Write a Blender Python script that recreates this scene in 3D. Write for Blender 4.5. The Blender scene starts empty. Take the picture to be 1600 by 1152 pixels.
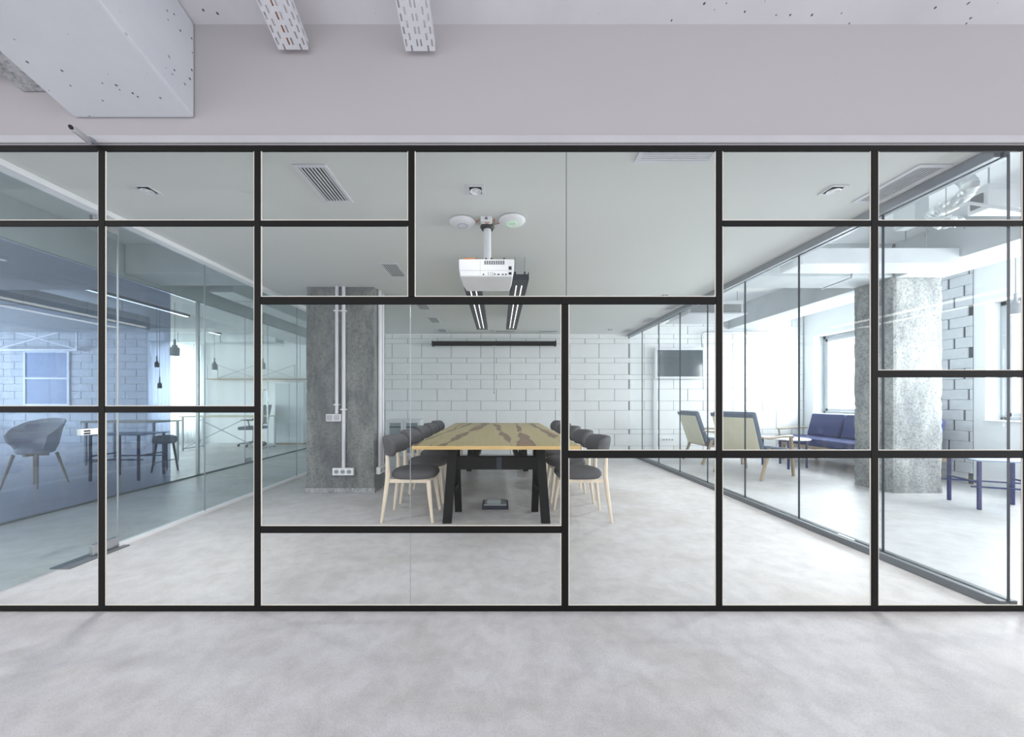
import bpy, bmesh, math, random
from mathutils import Vector, Matrix, noise
random.seed(7)
scene = bpy.context.scene
col = scene.collection

# ------------------------------------------------------------------ camera, world, lights, exposure
CZ = 1.15                       # eye height
F = 560.0                       # focal length in pixels of the 1600 px frame
cam_d = bpy.data.cameras.new('camera'); cam = bpy.data.objects.new('camera', cam_d); col.objects.link(cam)
cam.location = (0, 0, CZ); cam.rotation_euler = (math.pi / 2, 0, 0)
cam_d.sensor_width = 36; cam_d.lens = 36 * F / 1600
cam_d.shift_x = 21 / 1600; cam_d.shift_y = 50 / 1600
cam_d.clip_start = 0.05; cam_d.clip_end = 200
scene.camera = cam
scene.view_settings.view_transform = 'Standard'; scene.view_settings.look = 'None'
scene.view_settings.gamma = 1; scene.view_settings.use_curve_mapping = False
scene.view_settings.exposure = 0.5
scene.cycles.use_denoising = True
scene.cycles.max_bounces = 10; scene.cycles.diffuse_bounces = 6; scene.cycles.glossy_bounces = 4
scene.cycles.transparent_max_bounces = 40; scene.cycles.sample_clamp_indirect = 6
w = bpy.data.worlds.new('world'); scene.world = w; w.use_nodes = True
w.node_tree.nodes['Background'].inputs[0].default_value = (0.95, 0.96, 1.0, 1)
w.node_tree.nodes['Background'].inputs[1].default_value = 1.25

def area(name, loc, rot, sx, sy, power, color=(1, 1, 1), spread=180):
    d = bpy.data.lights.new(name, 'AREA'); d.shape = 'RECTANGLE'; d.size = sx; d.size_y = sy
    d.energy = power; d.color = color; d.spread = math.radians(spread)
    o = bpy.data.objects.new(name, d); col.objects.link(o); o.location = loc; o.rotation_euler = rot
    return o
# daylight just outside the windows, plus an added office light
area('daylight_lounge_far', (7.1, 6.6, 1.7), (0, math.radians(90), 0), 1.7, 1.8, 160, (0.96, 0.98, 1.0))
area('daylight_lounge_near', (7.1, 3.6, 1.7), (0, math.radians(90), 0), 1.7, 2.4, 240, (0.96, 0.98, 1.0))
area('added_office_light', (-13.9, 6.2, 1.7), (0, math.radians(-90), 0), 2.2, 6.0, 360, (0.95, 0.98, 1.0))  # added to brighten the office from an unseen opening in the left wall
area('daylight_curtain', (-8.65, 10.1, 1.5), (math.radians(-90), 0, 0), 1.3, 2.2, 60, (0.97, 0.99, 1.0))

# ------------------------------------------------------------------ helpers
def rgb(r, g, b):
    f = lambda c: ((c / 255 + 0.055) / 1.055) ** 2.4 if c > 10 else c / 255 / 12.92
    return (f(r), f(g), f(b), 1)

def P(px, py, Y): return Vector(((px - 779) * Y / F, Y, CZ + (626 - py) * Y / F))
def XX(px, Y): return (px - 779) * Y / F
def ZZ(py, Y): return CZ + (626 - py) * Y / F

class MB:
    def __init__(s): s.bm = bmesh.new()
    def box(s, x0, x1, y0, y1, z0, z1, M=None):
        vs = [Vector((x, y, z)) for x in (x0, x1) for y in (y0, y1) for z in (z0, z1)]
        if M is not None: vs = [M @ v for v in vs]
        v = [s.bm.verts.new(p) for p in vs]
        for f in ((0, 1, 3, 2), (4, 6, 7, 5), (0, 4, 5, 1), (2, 3, 7, 6), (0, 2, 6, 4), (1, 5, 7, 3)):
            s.bm.faces.new([v[i] for i in f])
        return s
    def hexa(s, pts):   # 8 points in the order of box()
        v = [s.bm.verts.new(p) for p in pts]
        for f in ((0, 1, 3, 2), (4, 6, 7, 5), (0, 4, 5, 1), (2, 3, 7, 6), (0, 2, 6, 4), (1, 5, 7, 3)):
            s.bm.faces.new([v[i] for i in f])
        return s
    def tube(s, pts, r, n=12, caps=True, sx=1.0):
        pts = [Vector(p) for p in pts]; rs = r if isinstance(r, (list, tuple)) else [r] * len(pts)
        rings = []; up = None
        for i, p in enumerate(pts):
            if i == 0: t = pts[1] - p
            elif i == len(pts) - 1: t = p - pts[i - 1]
            else: t = (pts[i + 1] - p).normalized() + (p - pts[i - 1]).normalized()
            t.normalize()
            if up is None: up = Vector((0, 0, 1)) if abs(t.z) < 0.9 else Vector((0, 1, 0))
            a = t.cross(up)
            if a.length < 1e-5: a = t.orthogonal()
            a.normalize(); b = t.cross(a).normalized(); up = -b if (-b).dot(up) > 0 else b
            rings.append([s.bm.verts.new(p + (a * math.cos(2 * math.pi * k / n) * sx + b * math.sin(2 * math.pi * k / n)) * rs[i]) for k in range(n)])
        for A, B in zip(rings, rings[1:]):
            for k in range(n): s.bm.faces.new([A[k], A[(k + 1) % n], B[(k + 1) % n], B[k]])
        if caps: s.bm.faces.new(rings[0][::-1]); s.bm.faces.new(rings[-1])
        return s
    def bar(s, a, b, wx, wy, wx2=None, wy2=None):   # tapering rectangular bar from a to b
        a, b = Vector(a), Vector(b); t = (b - a).normalized()
        ref = Vector((0, 1, 0)) if abs(t.y) < 0.9 else Vector((0, 0, 1))
        u = ref.cross(t).normalized(); v = t.cross(u).normalized()
        wx2 = wx if wx2 is None else wx2; wy2 = wy if wy2 is None else wy2
        q = []
        for c, p1, p2 in ((a, wx, wy), (b, wx2, wy2)):
            q.append([s.bm.verts.new(c + u * i * p1 / 2 + v * j * p2 / 2) for i, j in ((-1, -1), (1, -1), (1, 1), (-1, 1))])
        for k in range(4): s.bm.faces.new([q[0][k], q[0][(k + 1) % 4], q[1][(k + 1) % 4], q[1][k]])
        s.bm.faces.new(q[0][::-1]); s.bm.faces.new(q[1])
        return s
    def lathe(s, prof, c=(0, 0, 0), n=32, sy=1.0):
        c = Vector(c); rings = []
        for r, z in prof:
            if r < 1e-5: rings.append([s.bm.verts.new(c + Vector((0, 0, z)))])
            else: rings.append([s.bm.verts.new(c + Vector((r * math.cos(2 * math.pi * k / n), sy * r * math.sin(2 * math.pi * k / n), z))) for k in range(n)])
        for A, B in zip(rings, rings[1:]):
            if len(A) == 1 and len(B) == 1: continue
            for k in range(n):
                k2 = (k + 1) % n
                if len(A) == 1: s.bm.faces.new([A[0], B[k], B[k2]])
                elif len(B) == 1: s.bm.faces.new([A[k], A[k2], B[0]])
                else: s.bm.faces.new([A[k], A[k2], B[k2], B[k]])
        return s
    def loft(s, rings, close=True):
        R = [[s.bm.verts.new(p) for p in r] for r in rings]
        n = len(R[0])
        for A, B in zip(R, R[1:]):
            for k in range(n): s.bm.faces.new([A[k], A[(k + 1) % n], B[(k + 1) % n], B[k]])
        if close: s.bm.faces.new(R[0][::-1]); s.bm.faces.new(R[-1])
        return s
    def build(s, name, mat, parent=None, bevel=0, seg=2, smooth=False, sub=0, loc=None, rz=0):
        bmesh.ops.recalc_face_normals(s.bm, faces=s.bm.faces)
        me = bpy.data.meshes.new(name); s.bm.to_mesh(me); s.bm.free()
        o = bpy.data.objects.new(name, me); col.objects.link(o)
        me.materials.append(mat)
        if smooth or sub:
            for p in me.polygons: p.use_smooth = True
        if bevel:
            m = o.modifiers.new('b', 'BEVEL'); m.width = bevel; m.segments = seg; m.limit_method = 'ANGLE'; m.angle_limit = math.radians(40)
        if sub:
            m = o.modifiers.new('s', 'SUBSURF'); m.levels = sub; m.render_levels = sub
        elif smooth:
            try:
                me.set_sharp_from_angle(angle=math.radians(40))
            except Exception: pass
        if parent is not None: o.parent = parent
        if loc is not None: o.location = loc
        if rz: o.rotation_euler.z = rz
        return o

def tag(o, label=None, cat=None, group=None, kind=None):
    if label: o['label'] = label
    if cat: o['category'] = cat
    if group: o['group'] = group
    if kind: o['kind'] = kind
    return o
def empty(name, loc=(0, 0, 0), rz=0):
    o = bpy.data.objects.new(name, None); col.objects.link(o); o.location = loc; o.rotation_euler = (0, 0, rz); o.empty_display_size = .1
    return o
def struct(o, label=None): o['kind'] = 'structure'; (o.__setitem__('label', label) if label else None); return o
def children(o): return [c for c in bpy.data.objects if c.parent == o]
def copy_tree(o, parent=None):
    c = o.copy(); col.objects.link(c); c.parent = parent
    for ch in children(o): copy_tree(ch, c)
    return c

# ------------------------------------------------------------------ materials
def mat(name): 
    m = bpy.data.materials.new(name); m.use_nodes = True
    return m, m.node_tree, m.node_tree.nodes['Principled BSDF']
def simple(name, c, rough=.5, metal=0, bump=0, bscale=200, var=.04, vscale=6, spec=.5, emit=0):
    m, t, b = mat(name); N, L = t.nodes, t.links
    b.inputs['Roughness'].default_value = rough; b.inputs['Metallic'].default_value = metal
    b.inputs['Specular IOR Level'].default_value = spec
    tc = N.new('ShaderNodeTexCoord'); nz = N.new('ShaderNodeTexNoise'); nz.inputs['Scale'].default_value = vscale; nz.inputs['Detail'].default_value = 5
    L.new(tc.outputs['Object'], nz.inputs['Vector'])
    r = N.new('ShaderNodeValToRGB'); r.color_ramp.elements[0].position = .3; r.color_ramp.elements[1].position = .7
    r.color_ramp.elements[0].color = tuple(x * (1 - var) for x in c[:3]) + (1,); r.color_ramp.elements[1].color = tuple(min(1, x * (1 + var)) for x in c[:3]) + (1,)
    L.new(nz.outputs['Fac'], r.inputs['Fac']); L.new(r.outputs['Color'], b.inputs['Base Color'])
    if bump:
        n2 = N.new('ShaderNodeTexNoise'); n2.inputs['Scale'].default_value = bscale; n2.inputs['Detail'].default_value = 3
        bp = N.new('ShaderNodeBump'); bp.inputs['Strength'].default_value = bump; bp.inputs['Distance'].default_value = .004
        L.new(tc.outputs['Object'], n2.inputs['Vector']); L.new(n2.outputs['Fac'], bp.inputs['Height']); L.new(bp.outputs['Normal'], b.inputs['Normal'])
    if emit:
        b.inputs['Emission Color'].default_value = c; b.inputs['Emission Strength'].default_value = emit
    return m

def glass(name, tint, r0=.04, diff=None, diff_amt=0.0, edge=None):
    m = bpy.data.materials.new(name); m.use_nodes = True; t = m.node_tree; N, L = t.nodes, t.links
    N.clear(); out = N.new('ShaderNodeOutputMaterial')
    tr = N.new('ShaderNodeBsdfTransparent'); tr.inputs[0].default_value = tint + (1,)
    gl = N.new('ShaderNodeBsdfGlossy'); gl.inputs['Roughness'].default_value = 0.0; gl.inputs[0].default_value = (1, 1, 1, 1)
    lw = N.new('ShaderNodeLayerWeight'); lw.inputs['Blend'].default_value = .5
    p = N.new('ShaderNodeMath'); p.operation = 'POWER'; p.inputs[1].default_value = 5
    a = N.new('ShaderNodeMath'); a.operation = 'MULTIPLY_ADD'; a.inputs[1].default_value = .9; a.inputs[2].default_value = r0
    L.new(lw.outputs['Facing'], p.inputs[0]); L.new(p.outputs[0], a.inputs[0])
    mx = N.new('ShaderNodeMixShader'); L.new(a.outputs[0], mx.inputs[0]); L.new(gl.outputs[0], mx.inputs[2])
    if diff:
        d = N.new('ShaderNodeBsdfDiffuse'); d.inputs[0].default_value = diff + (1,)
        m2 = N.new('ShaderNodeMixShader'); m2.inputs[0].default_value = diff_amt
        L.new(tr.outputs[0], m2.inputs[1]); L.new(d.outputs[0], m2.inputs[2]); L.new(m2.outputs[0], mx.inputs[1])
    else: L.new(tr.outputs[0], mx.inputs[1])
    L.new(mx.outputs[0], out.inputs[0])
    return m

def ramp(N, stops):
    r = N.new('ShaderNodeValToRGB'); e = r.color_ramp.elements
    e[0].position, e[0].color = stops[0]; e[1].position, e[1].color = stops[-1]
    for p, c in stops[1:-1]:
        k = e.new(p); k.color = c
    return r
def mixc(N, L, fac, a, b, mode='MIX'):
    m = N.new('ShaderNodeMix'); m.data_type = 'RGBA'; m.blend_type = mode
    if hasattr(fac, 'links'): L.new(fac, m.inputs[0])
    else: m.inputs[0].default_value = fac
    for s, i in ((a, 6), (b, 7)):
        if hasattr(s, 'links'): L.new(s, m.inputs[i])
        else: m.inputs[i].default_value = s
    return m.outputs[2]
def noise_n(N, L, vec, scale, detail=6, rough=.55, dist=0):
    n = N.new('ShaderNodeTexNoise'); n.inputs['Scale'].default_value = scale; n.inputs['Detail'].default_value = detail
    n.inputs['Roughness'].default_value = rough; n.inputs['Distortion'].default_value = dist
    L.new(vec, n.inputs['Vector']); return n.outputs['Fac']
def mapping(N, L, vec, sc=(1, 1, 1), rot=(0, 0, 0)):
    mp = N.new('ShaderNodeMapping'); mp.inputs['Scale'].default_value = sc; mp.inputs['Rotation'].default_value = rot
    L.new(vec, mp.inputs[0]); return mp.outputs[0]

def floor_mat():
    m, t, b = mat('polished_concrete'); N, L = t.nodes, t.links
    tc = N.new('ShaderNodeTexCoord').outputs['Object']
    big = noise_n(N, L, mapping(N, L, tc, (1, 1.6, 1)), 1.1, 8, .6, .6)
    c = ramp(N, [(.28, rgb(190, 186, 184)), (.5, rgb(203, 201, 203)), (.75, rgb(214, 213, 216))]); L.new(big, c.inputs[0])
    med = noise_n(N, L, tc, 9, 8, .65, .3)
    c2 = ramp(N, [(.35, rgb(212, 211, 211)), (.6, rgb(255, 255, 255))]); L.new(med, c2.inputs[0])
    o1 = mixc(N, L, .45, c.outputs[0], c2.outputs[0], 'MULTIPLY')
    fine = noise_n(N, L, tc, 130, 4, .7)
    c3 = ramp(N, [(.36, rgb(215, 213, 212)), (.55, (1, 1, 1, 1))]); L.new(fine, c3.inputs[0])
    o2 = mixc(N, L, .45, o1, c3.outputs[0], 'MULTIPLY')
    v = N.new('ShaderNodeTexVoronoi'); v.inputs['Scale'].default_value = 3.1; v.inputs['Randomness'].default_value = 1; L.new(tc, v.inputs['Vector'])
    pr = ramp(N, [(.006, (1, 1, 1, 1)), (.012, (0, 0, 0, 1))]); L.new(v.outputs['Distance'], pr.inputs[0])
    o3 = mixc(N, L, pr.outputs[0], o2, rgb(90, 86, 84))
    L.new(o3, b.inputs['Base Color'])
    rr = N.new('ShaderNodeMapRange'); rr.inputs[3].default_value = .30; rr.inputs[4].default_value = .52; L.new(med, rr.inputs[0]); L.new(rr.outputs[0], b.inputs['Roughness'])
    b.inputs['Specular IOR Level'].default_value = .45
    bp = N.new('ShaderNodeBump'); bp.inputs['Strength'].default_value = .25; bp.inputs['Distance'].default_value = .004
    bh = noise_n(N, L, tc, 45, 6, .7); L.new(bh, bp.inputs['Height']); L.new(bp.outputs[0], b.inputs['Normal'])
    return m

def painted_concrete(name, c0, c1, pit=.5, pitscale=9, thresh=.62):
    m, t, b = mat(name); N, L = t.nodes, t.links
    tc = N.new('ShaderNodeTexCoord').outputs['Object']
    big = noise_n(N, L, tc, 1.5, 8, .6, .3)
    c = ramp(N, [(.3, c0), (.7, c1)]); L.new(big, c.inputs[0])
    v = N.new('ShaderNodeTexVoronoi'); v.inputs['Scale'].default_value = pitscale * 2.2; v.inputs['Randomness'].default_value = 1
    dist = noise_n(N, L, tc, 30, 3)
    L.new(tc, v.inputs['Vector'])
    pr = ramp(N, [(.14, (1, 1, 1, 1)), (.17, (0, 0, 0, 1))]); 
    ad = N.new('ShaderNodeMath'); ad.operation = 'MULTIPLY_ADD'; ad.inputs[1].default_value = .35; L.new(dist, ad.inputs[0])
    sb = N.new('ShaderNodeMath'); sb.operation = 'SUBTRACT'; sb.inputs[1].default_value = .12; L.new(v.outputs['Distance'], sb.inputs[0]); L.new(sb.outputs[0], ad.inputs[2])
    L.new(ad.outputs[0], pr.inputs[0])
    mk = noise_n(N, L, tc, 1.3, 3); mr = ramp(N, [(thresh, (0, 0, 0, 1)), (thresh + .04, (1, 1, 1, 1))]); L.new(mk, mr.inputs[0])
    mu = N.new('ShaderNodeMath'); mu.operation = 'MULTIPLY'; L.new(pr.outputs[0], mu.inputs[0]); L.new(mr.outputs[0], mu.inputs[1])
    m3 = N.new('ShaderNodeMath'); m3.operation = 'MULTIPLY'; m3.inputs[1].default_value = pit; L.new(mu.outputs[0], m3.inputs[0])
    L.new(mixc(N, L, m3.outputs[0], c.outputs[0], rgb(50, 52, 66)), b.inputs['Base Color'])
    b.inputs['Roughness'].default_value = .75
    bp = N.new('ShaderNodeBump'); bp.inputs['Strength'].default_value = .12; bp.inputs['Distance'].default_value = .006
    L.new(noise_n(N, L, tc, 25, 8, .65), bp.inputs['Height']); L.new(bp.outputs[0], b.inputs['Normal'])
    return m

def raw_concrete(name, dark, light, dark_foot=True):
    m, t, b = mat(name); N, L = t.nodes, t.links
    tc = N.new('ShaderNodeTexCoord').outputs['Object']
    big = noise_n(N, L, mapping(N, L, tc, (2.2, 2.2, .9)), 2.0, 9, .65, .4)
    c = ramp(N, [(.36, dark), (.5, tuple((a + d) / 2 for a, d in zip(dark, light))), (.64, light)]); L.new(big, c.inputs[0])
    fine = noise_n(N, L, tc, 32, 10, .8)
    cf = ramp(N, [(.40, rgb(90, 92, 92)), (.5, rgb(215, 215, 215)), (.66, (1, 1, 1, 1))]); L.new(fine, cf.inputs[0])
    o = mixc(N, L, .66, c.outputs[0], cf.outputs[0], 'MULTIPLY')
    v = N.new('ShaderNodeTexVoronoi'); v.inputs['Scale'].default_value = 34; L.new(tc, v.inputs['Vector'])
    pr = ramp(N, [(.09, (1, 1, 1, 1)), (.15, (0, 0, 0, 1))]); L.new(v.outputs['Distance'], pr.inputs[0])
    mk = ramp(N, [(.53, (0, 0, 0, 1)), (.6, (1, 1, 1, 1))]); L.new(noise_n(N, L, tc, 4, 4), mk.inputs[0])
    mu = N.new('ShaderNodeMath'); mu.operation = 'MULTIPLY'; L.new(pr.outputs[0], mu.inputs[0]); L.new(mk.outputs[0], mu.inputs[1])
    o = mixc(N, L, mu.outputs[0], o, rgb(58, 60, 62))
    # formwork board marks: thin darker horizontal lines
    sx = N.new('ShaderNodeSeparateXYZ'); L.new(tc, sx.inputs[0])
    if dark_foot:  # darker towards the floor, with a ragged outline
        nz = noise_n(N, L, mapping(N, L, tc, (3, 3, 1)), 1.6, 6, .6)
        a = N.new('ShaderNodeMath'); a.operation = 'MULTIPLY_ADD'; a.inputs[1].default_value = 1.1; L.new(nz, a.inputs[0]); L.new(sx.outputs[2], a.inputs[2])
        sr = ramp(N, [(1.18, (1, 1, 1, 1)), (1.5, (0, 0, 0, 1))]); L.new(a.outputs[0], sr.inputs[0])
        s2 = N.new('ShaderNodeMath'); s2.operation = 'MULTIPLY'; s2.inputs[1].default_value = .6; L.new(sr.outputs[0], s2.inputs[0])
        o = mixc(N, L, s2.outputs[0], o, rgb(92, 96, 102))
    L.new(o, b.inputs['Base Color']); b.inputs['Roughness'].default_value = .8
    bp = N.new('ShaderNodeBump'); bp.inputs['Strength'].default_value = .5; bp.inputs['Distance'].default_value = .008
    L.new(fine, bp.inputs['Height']); L.new(bp.outputs[0], b.inputs['Normal'])
    return m

def table_wood():
    m, t, b = mat('streaked_wood'); N, L = t.nodes, t.links
    tc = N.new('ShaderNodeTexCoord').outputs['Object']
    gr = noise_n(N, L, mapping(N, L, tc, (28, 1.2, 28)), 1.5, 6, .6, .8)
    c = ramp(N, [(.3, rgb(160, 144, 92)), (.7, rgb(178, 164, 112))]); L.new(gr, c.inputs[0])
    sx = N.new('ShaderNodeSeparateXYZ'); L.new(tc, sx.inputs[0])
    comb = N.new('ShaderNodeCombineXYZ'); L.new(sx.outputs[1], comb.inputs[1])
    acc = None
    def M(op, a, bb=None, c2=None):
        n = N.new('ShaderNodeMath'); n.operation = op
        for i, s in enumerate((a, bb, c2)):
            if s is None: continue
            if hasattr(s, 'links'): L.new(s, n.inputs[i])
            else: n.inputs[i].default_value = s
        return n.outputs[0]
    # bands of heartwood running along the table
    for i, (xc, sl, wd, ph) in enumerate([(-.60, .10, .030, 1.), (-.335, .085, .062, 7.3), (.045, -.06, .045, 3.1), (.30, .02, .05, 11.7), (.60, -.02, .050, 5.9), (-.60, .0, .018, 8.)]):
        off = N.new('ShaderNodeVectorMath'); off.inputs[1].default_value = (ph * 3, 0, ph); L.new(comb.outputs[0], off.inputs[0])
        n1 = noise_n(N, L, off.outputs[0], .9, 4, .55)
        off2 = N.new('ShaderNodeVectorMath'); off2.inputs[1].default_value = (ph, 5, ph * 2); L.new(comb.outputs[0], off2.inputs[0])
        n2 = noise_n(N, L, off2.outputs[0], 1.3, 6, .65)
        centre = M('ADD', M('MULTIPLY_ADD', sx.outputs[1], sl, xc), M('MULTIPLY', M('SUBTRACT', n1, .5), .19))
        d = M('ABSOLUTE', M('SUBTRACT', sx.outputs[0], centre))
        wv = M('MULTIPLY', M('SUBTRACT', n2, .40), wd * 6.3)
        s = M('SUBTRACT', wv, d)
        acc = s if acc is None else M('MAXIMUM', acc, s)
    edge = ramp(N, [(0.0, (0, 0, 0, 1)), (.006, (1, 1, 1, 1))]); L.new(acc, edge.inputs[0])
    core = ramp(N, [(.0, rgb(88, 58, 26)), (.04, rgb(136, 96, 48))]); L.new(acc, core.inputs[0])
    darkc = mixc(N, L, .4, core.outputs[0], c.outputs[0], 'MULTIPLY')
    L.new(mixc(N, L, edge.outputs[0], c.outputs[0], darkc), b.inputs['Base Color'])
    b.inputs['Roughness'].default_value = .42
    return m

def plain_wood(name, a, c_, rough=.5, sc=(20, 20, 1.5)):
    m, t, b = mat(name); N, L = t.nodes, t.links
    tc = N.new('ShaderNodeTexCoord').outputs['Object']
    gr = noise_n(N, L, mapping(N, L, tc, sc), 2, 6, .6, .6)
    c = ramp(N, [(.3, a), (.7, c_)]); L.new(gr, c.inputs[0]); L.new(c.outputs[0], b.inputs['Base Color'])
    b.inputs['Roughness'].default_value = rough
    return m

def sheer():
    m = bpy.data.materials.new('sheer_fabric'); m.use_nodes = True; t = m.node_tree; N, L = t.nodes, t.links
    N.clear(); out = N.new('ShaderNodeOutputMaterial')
    a = N.new('ShaderNodeBsdfDiffuse'); b = N.new('ShaderNodeBsdfTranslucent'); c = N.new('ShaderNodeBsdfTransparent')
    a.inputs[0].default_value = b.inputs[0].default_value = (.93, .95, .97, 1)
    m1 = N.new('ShaderNodeMixShader'); m2 = N.new('ShaderNodeMixShader'); m1.inputs[0].default_value = .6
    w_ = N.new('ShaderNodeTexWave'); w_.inputs['Scale'].default_value = 60; tc = N.new('ShaderNodeTexCoord'); L.new(tc.outputs['Object'], w_.inputs['Vector'])
    mr = N.new('ShaderNodeMapRange'); mr.inputs[3].default_value = .15; mr.inputs[4].default_value = .3; L.new(w_.outputs['Fac'], mr.inputs[0]); L.new(mr.outputs[0], m2.inputs[0])
    L.new(a.outputs[0], m1.inputs[1]); L.new(b.outputs[0], m1.inputs[2]); L.new(m1.outputs[0], m2.inputs[1]); L.new(c.outputs[0], m2.inputs[2]); L.new(m2.outputs[0], out.inputs[0])
    return m

M_floor = floor_mat()
M_black = simple('black_powder_coated_steel', rgb(17, 16, 15), .5, 0, .15, 400, .08, spec=.2)
M_bead = simple('pale_glazing_bead', rgb(226, 220, 208), .4)
M_hallwall = simple('grey_lilac_paint', rgb(178, 175, 177), .85, 0, .1, 60, .015, 1)
M_trimw = simple('white_trim_paint', rgb(188, 187, 191), .5)
M_hallceil = painted_concrete('white_painted_concrete', rgb(214, 212, 216), rgb(226, 225, 229), .9, 10, .45)
M_beam = painted_concrete('painted_beam_concrete', rgb(206, 210, 216), rgb(220, 223, 228), .9, 9, .46)
M_rough = raw_concrete('rough_plaster', rgb(170, 172, 176), rgb(205, 207, 210), False)
M_ceil = simple('matt_ceiling_paint', rgb(222, 224, 222), .9, 0, 0, 1, .012, 1)
M_slab = painted_concrete('white_slab_concrete', rgb(215, 218, 220), rgb(228, 230, 232), .5, 6, .6)
M_slabbeam = painted_concrete('grey_white_beam', rgb(192, 197, 200), rgb(212, 216, 219), .6, 6, .55)
M_block = simple('white_painted_block', rgb(238, 239, 240), .7, 0, .25, 90, .02, 8)
M_joint = simple('grey_mortar_joint', rgb(135, 140, 142), .9)
M_brick = simple('grey_painted_brick', rgb(196, 200, 205), .8, 0, .3, 30, .06, 14)
M_brickjoint = simple('open_dark_joint', rgb(58, 62, 72), .95)
M_wall = simple('white_wall_paint', rgb(232, 235, 237), .85, 0, 0, 1, .01, 1)
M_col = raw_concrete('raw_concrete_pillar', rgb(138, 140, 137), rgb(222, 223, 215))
M_col2 = raw_concrete('pale_raw_concrete', rgb(150, 152, 154), rgb(204, 204, 202), False)
M_glassF = glass('clear_glass_green_cast', (.982, .990, .987), .008)
M_glassS = glass('clear_glass_green_tone', (.90, .955, .95), .03)
M_glassR = glass('clear_glass', (.97, .985, .985), .03)
M_film = glass('blue_tinted_film', (.55, .585, .68), .07)
M_alu = simple('satin_aluminium', rgb(170, 174, 180), .35, .7)
M_trackgrey = simple('grey_anodised_track', rgb(112, 117, 122), .45, .3)
M_steel = simple('brushed_steel', rgb(190, 192, 196), .25, .9)
M_white = simple('white_plastic', rgb(238, 238, 241), .4)
M_whitemetal = simple('white_metal', rgb(222, 223, 228), .45)
M_dark = simple('dark_slot', rgb(26, 28, 32), .7)
M_darkgreen = simple('shadowed_grille', rgb(52, 58, 54), .7)
M_navy = simple('dark_navy_metal', rgb(40, 47, 60), .45, .1)
M_grey = simple('grey_chair_fabric', rgb(90, 89, 92), .9, 0, .2, 600, .06, 30)
M_beech = plain_wood('pale_beech', rgb(226, 208, 184), rgb(240, 227, 208), .45)
M_oak = plain_wood('warm_beech', rgb(158, 138, 116), rgb(182, 162, 138), .5)
M_ply = plain_wood('cream_plywood', rgb(206, 198, 172), rgb(220, 213, 190), .5, (2, 2, 1))
M_tabletop = table_wood()
M_tableedge = plain_wood('honey_wood_edge', rgb(206, 168, 104), rgb(226, 194, 134), .45, (2, 2, 30))
M_blue = simple('blue_upholstery', rgb(60, 70, 116), .9, 0, .3, 500, .06, 20)
M_slate = simple('slate_blue_upholstery', rgb(92, 104, 124), .9, 0, .3, 500, .06, 20)
M_bluesteel = simple('royal_blue_steel', rgb(30, 46, 104), .4)
M_bluetop = simple('pale_blue_lacquer', rgb(150, 164, 190), .4)
M_screen = simple('dark_glass_screen', rgb(64, 76, 82), .08, 0, 0, 1, .02)
M_cable = simple('orange_cable', rgb(196, 130, 84), .5)
M_blackcable = simple('black_cable', rgb(30, 30, 30), .5)
M_foil = simple('silver_foil', rgb(225, 228, 230), .3, .75, .9, 40, .1, 20)
M_lamp = simple('lamp_reflector', rgb(240, 242, 245), .2, .3)
M_glow = simple('lit_diffuser', (1, .99, .96, 1), .4, emit=.75)
M_batten = simple('lit_batten', (1, 1, 1, 1), .4, emit=2.2)
M_green = simple('green_status_ring', (.35, .85, .40, 1), .4, emit=.35)
M_ringgrey = simple('grey_ring', rgb(176, 178, 210), .4)
M_sheer = sheer()
M_frost = simple('frosted_grey_panel', rgb(205, 213, 217), .4)
M_pend = simple('grey_concrete_pendant', rgb(150, 155, 160), .7)
M_duct = simple('galvanised_duct', rgb(200, 205, 208), .4, .4)
M_bluereflection = simple('blue_reflected_pane', rgb(120, 138, 170), .4)
M_frostdark = simple('grey_cabinet_glass', rgb(140, 154, 160), .15)
M_asphalt = simple('pale_outdoor_ground', rgb(200, 202, 205), .9)

# ------------------------------------------------------------------ structure
YF = 1.957      # front face of the partition
YB = 7.65       # far block wall
CE = 2.567      # meeting room ceiling height
SL = 3.09       # structural slab height
struct(MB().box(-14.2, 7.0, -6, 10.2, -.12, 0).build('floor', M_floor))

# hall: sloping ceiling, bulkhead, beam
tan = .275
def hz(Y, e): return CZ + e + (YF - Y) * tan
mb = MB(); Y1 = -.9  # ceiling stops short here, left open behind to let daylight in
mb.hexa([Vector((x, y, hz(y, 2.055) + dz)) for x in (-9, 9) for y in (Y1, YF + .2) for dz in (0, .15)])
struct(mb.build('ceiling', M_hallceil))
struct(MB().box(-9, 9, YF + .0, YF + .03, 2.545, CZ + 2.07).build('wall_front', M_hallwall))
o = MB().box(-9, 9, YF - .012, YF - .0005, ZZ(225, YF) + .0, ZZ(213, YF)).build('trim_1', M_trimw, bevel=.003); struct(o)
# concrete beam running towards the viewer
def beam_part(x0, x1, eb, et, dx, ya, yb):
    m = MB()
    m.hexa([Vector((x + dx * (y - YF), y, hz(y, e))) for x in (x0, x1) for y in (ya, yb) for e in (eb, et)])
    return m
bo = beam_part(-2.31, -1.657, 1.538, 2.05, .02, Y1, YF - .001).build('ceiling_beam', M_beam, bevel=.012); struct(bo)
struct(beam_part(-2.60, -2.312, 1.681, 2.05, .02, .4, YF - .001).build('ceiling_beam', M_rough, bevel=.01))

# side and back walls
def struct_box(name, m, *b, bevel=0): return struct(MB().box(*b).build(name, m, bevel=bevel))
struct_box('wall_front_lounge', M_wall, 3.36, 6.8, YF, YF + .16, 0, 2.545)
struct_box('unseen_wall_front_office', M_wall, -14.2, -9.0, YF, YF + .16, 0, 2.545)  # unseen wall, kept short so hall light reaches the office
struct_box('ceiling', M_ceil, -2.98, 2.80, YF + .0305, YB, CE, CE + .12)
struct_box('ceiling', M_slab, -14.2, 6.8, YF + .031, 10.0, SL, SL + .2)
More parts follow.
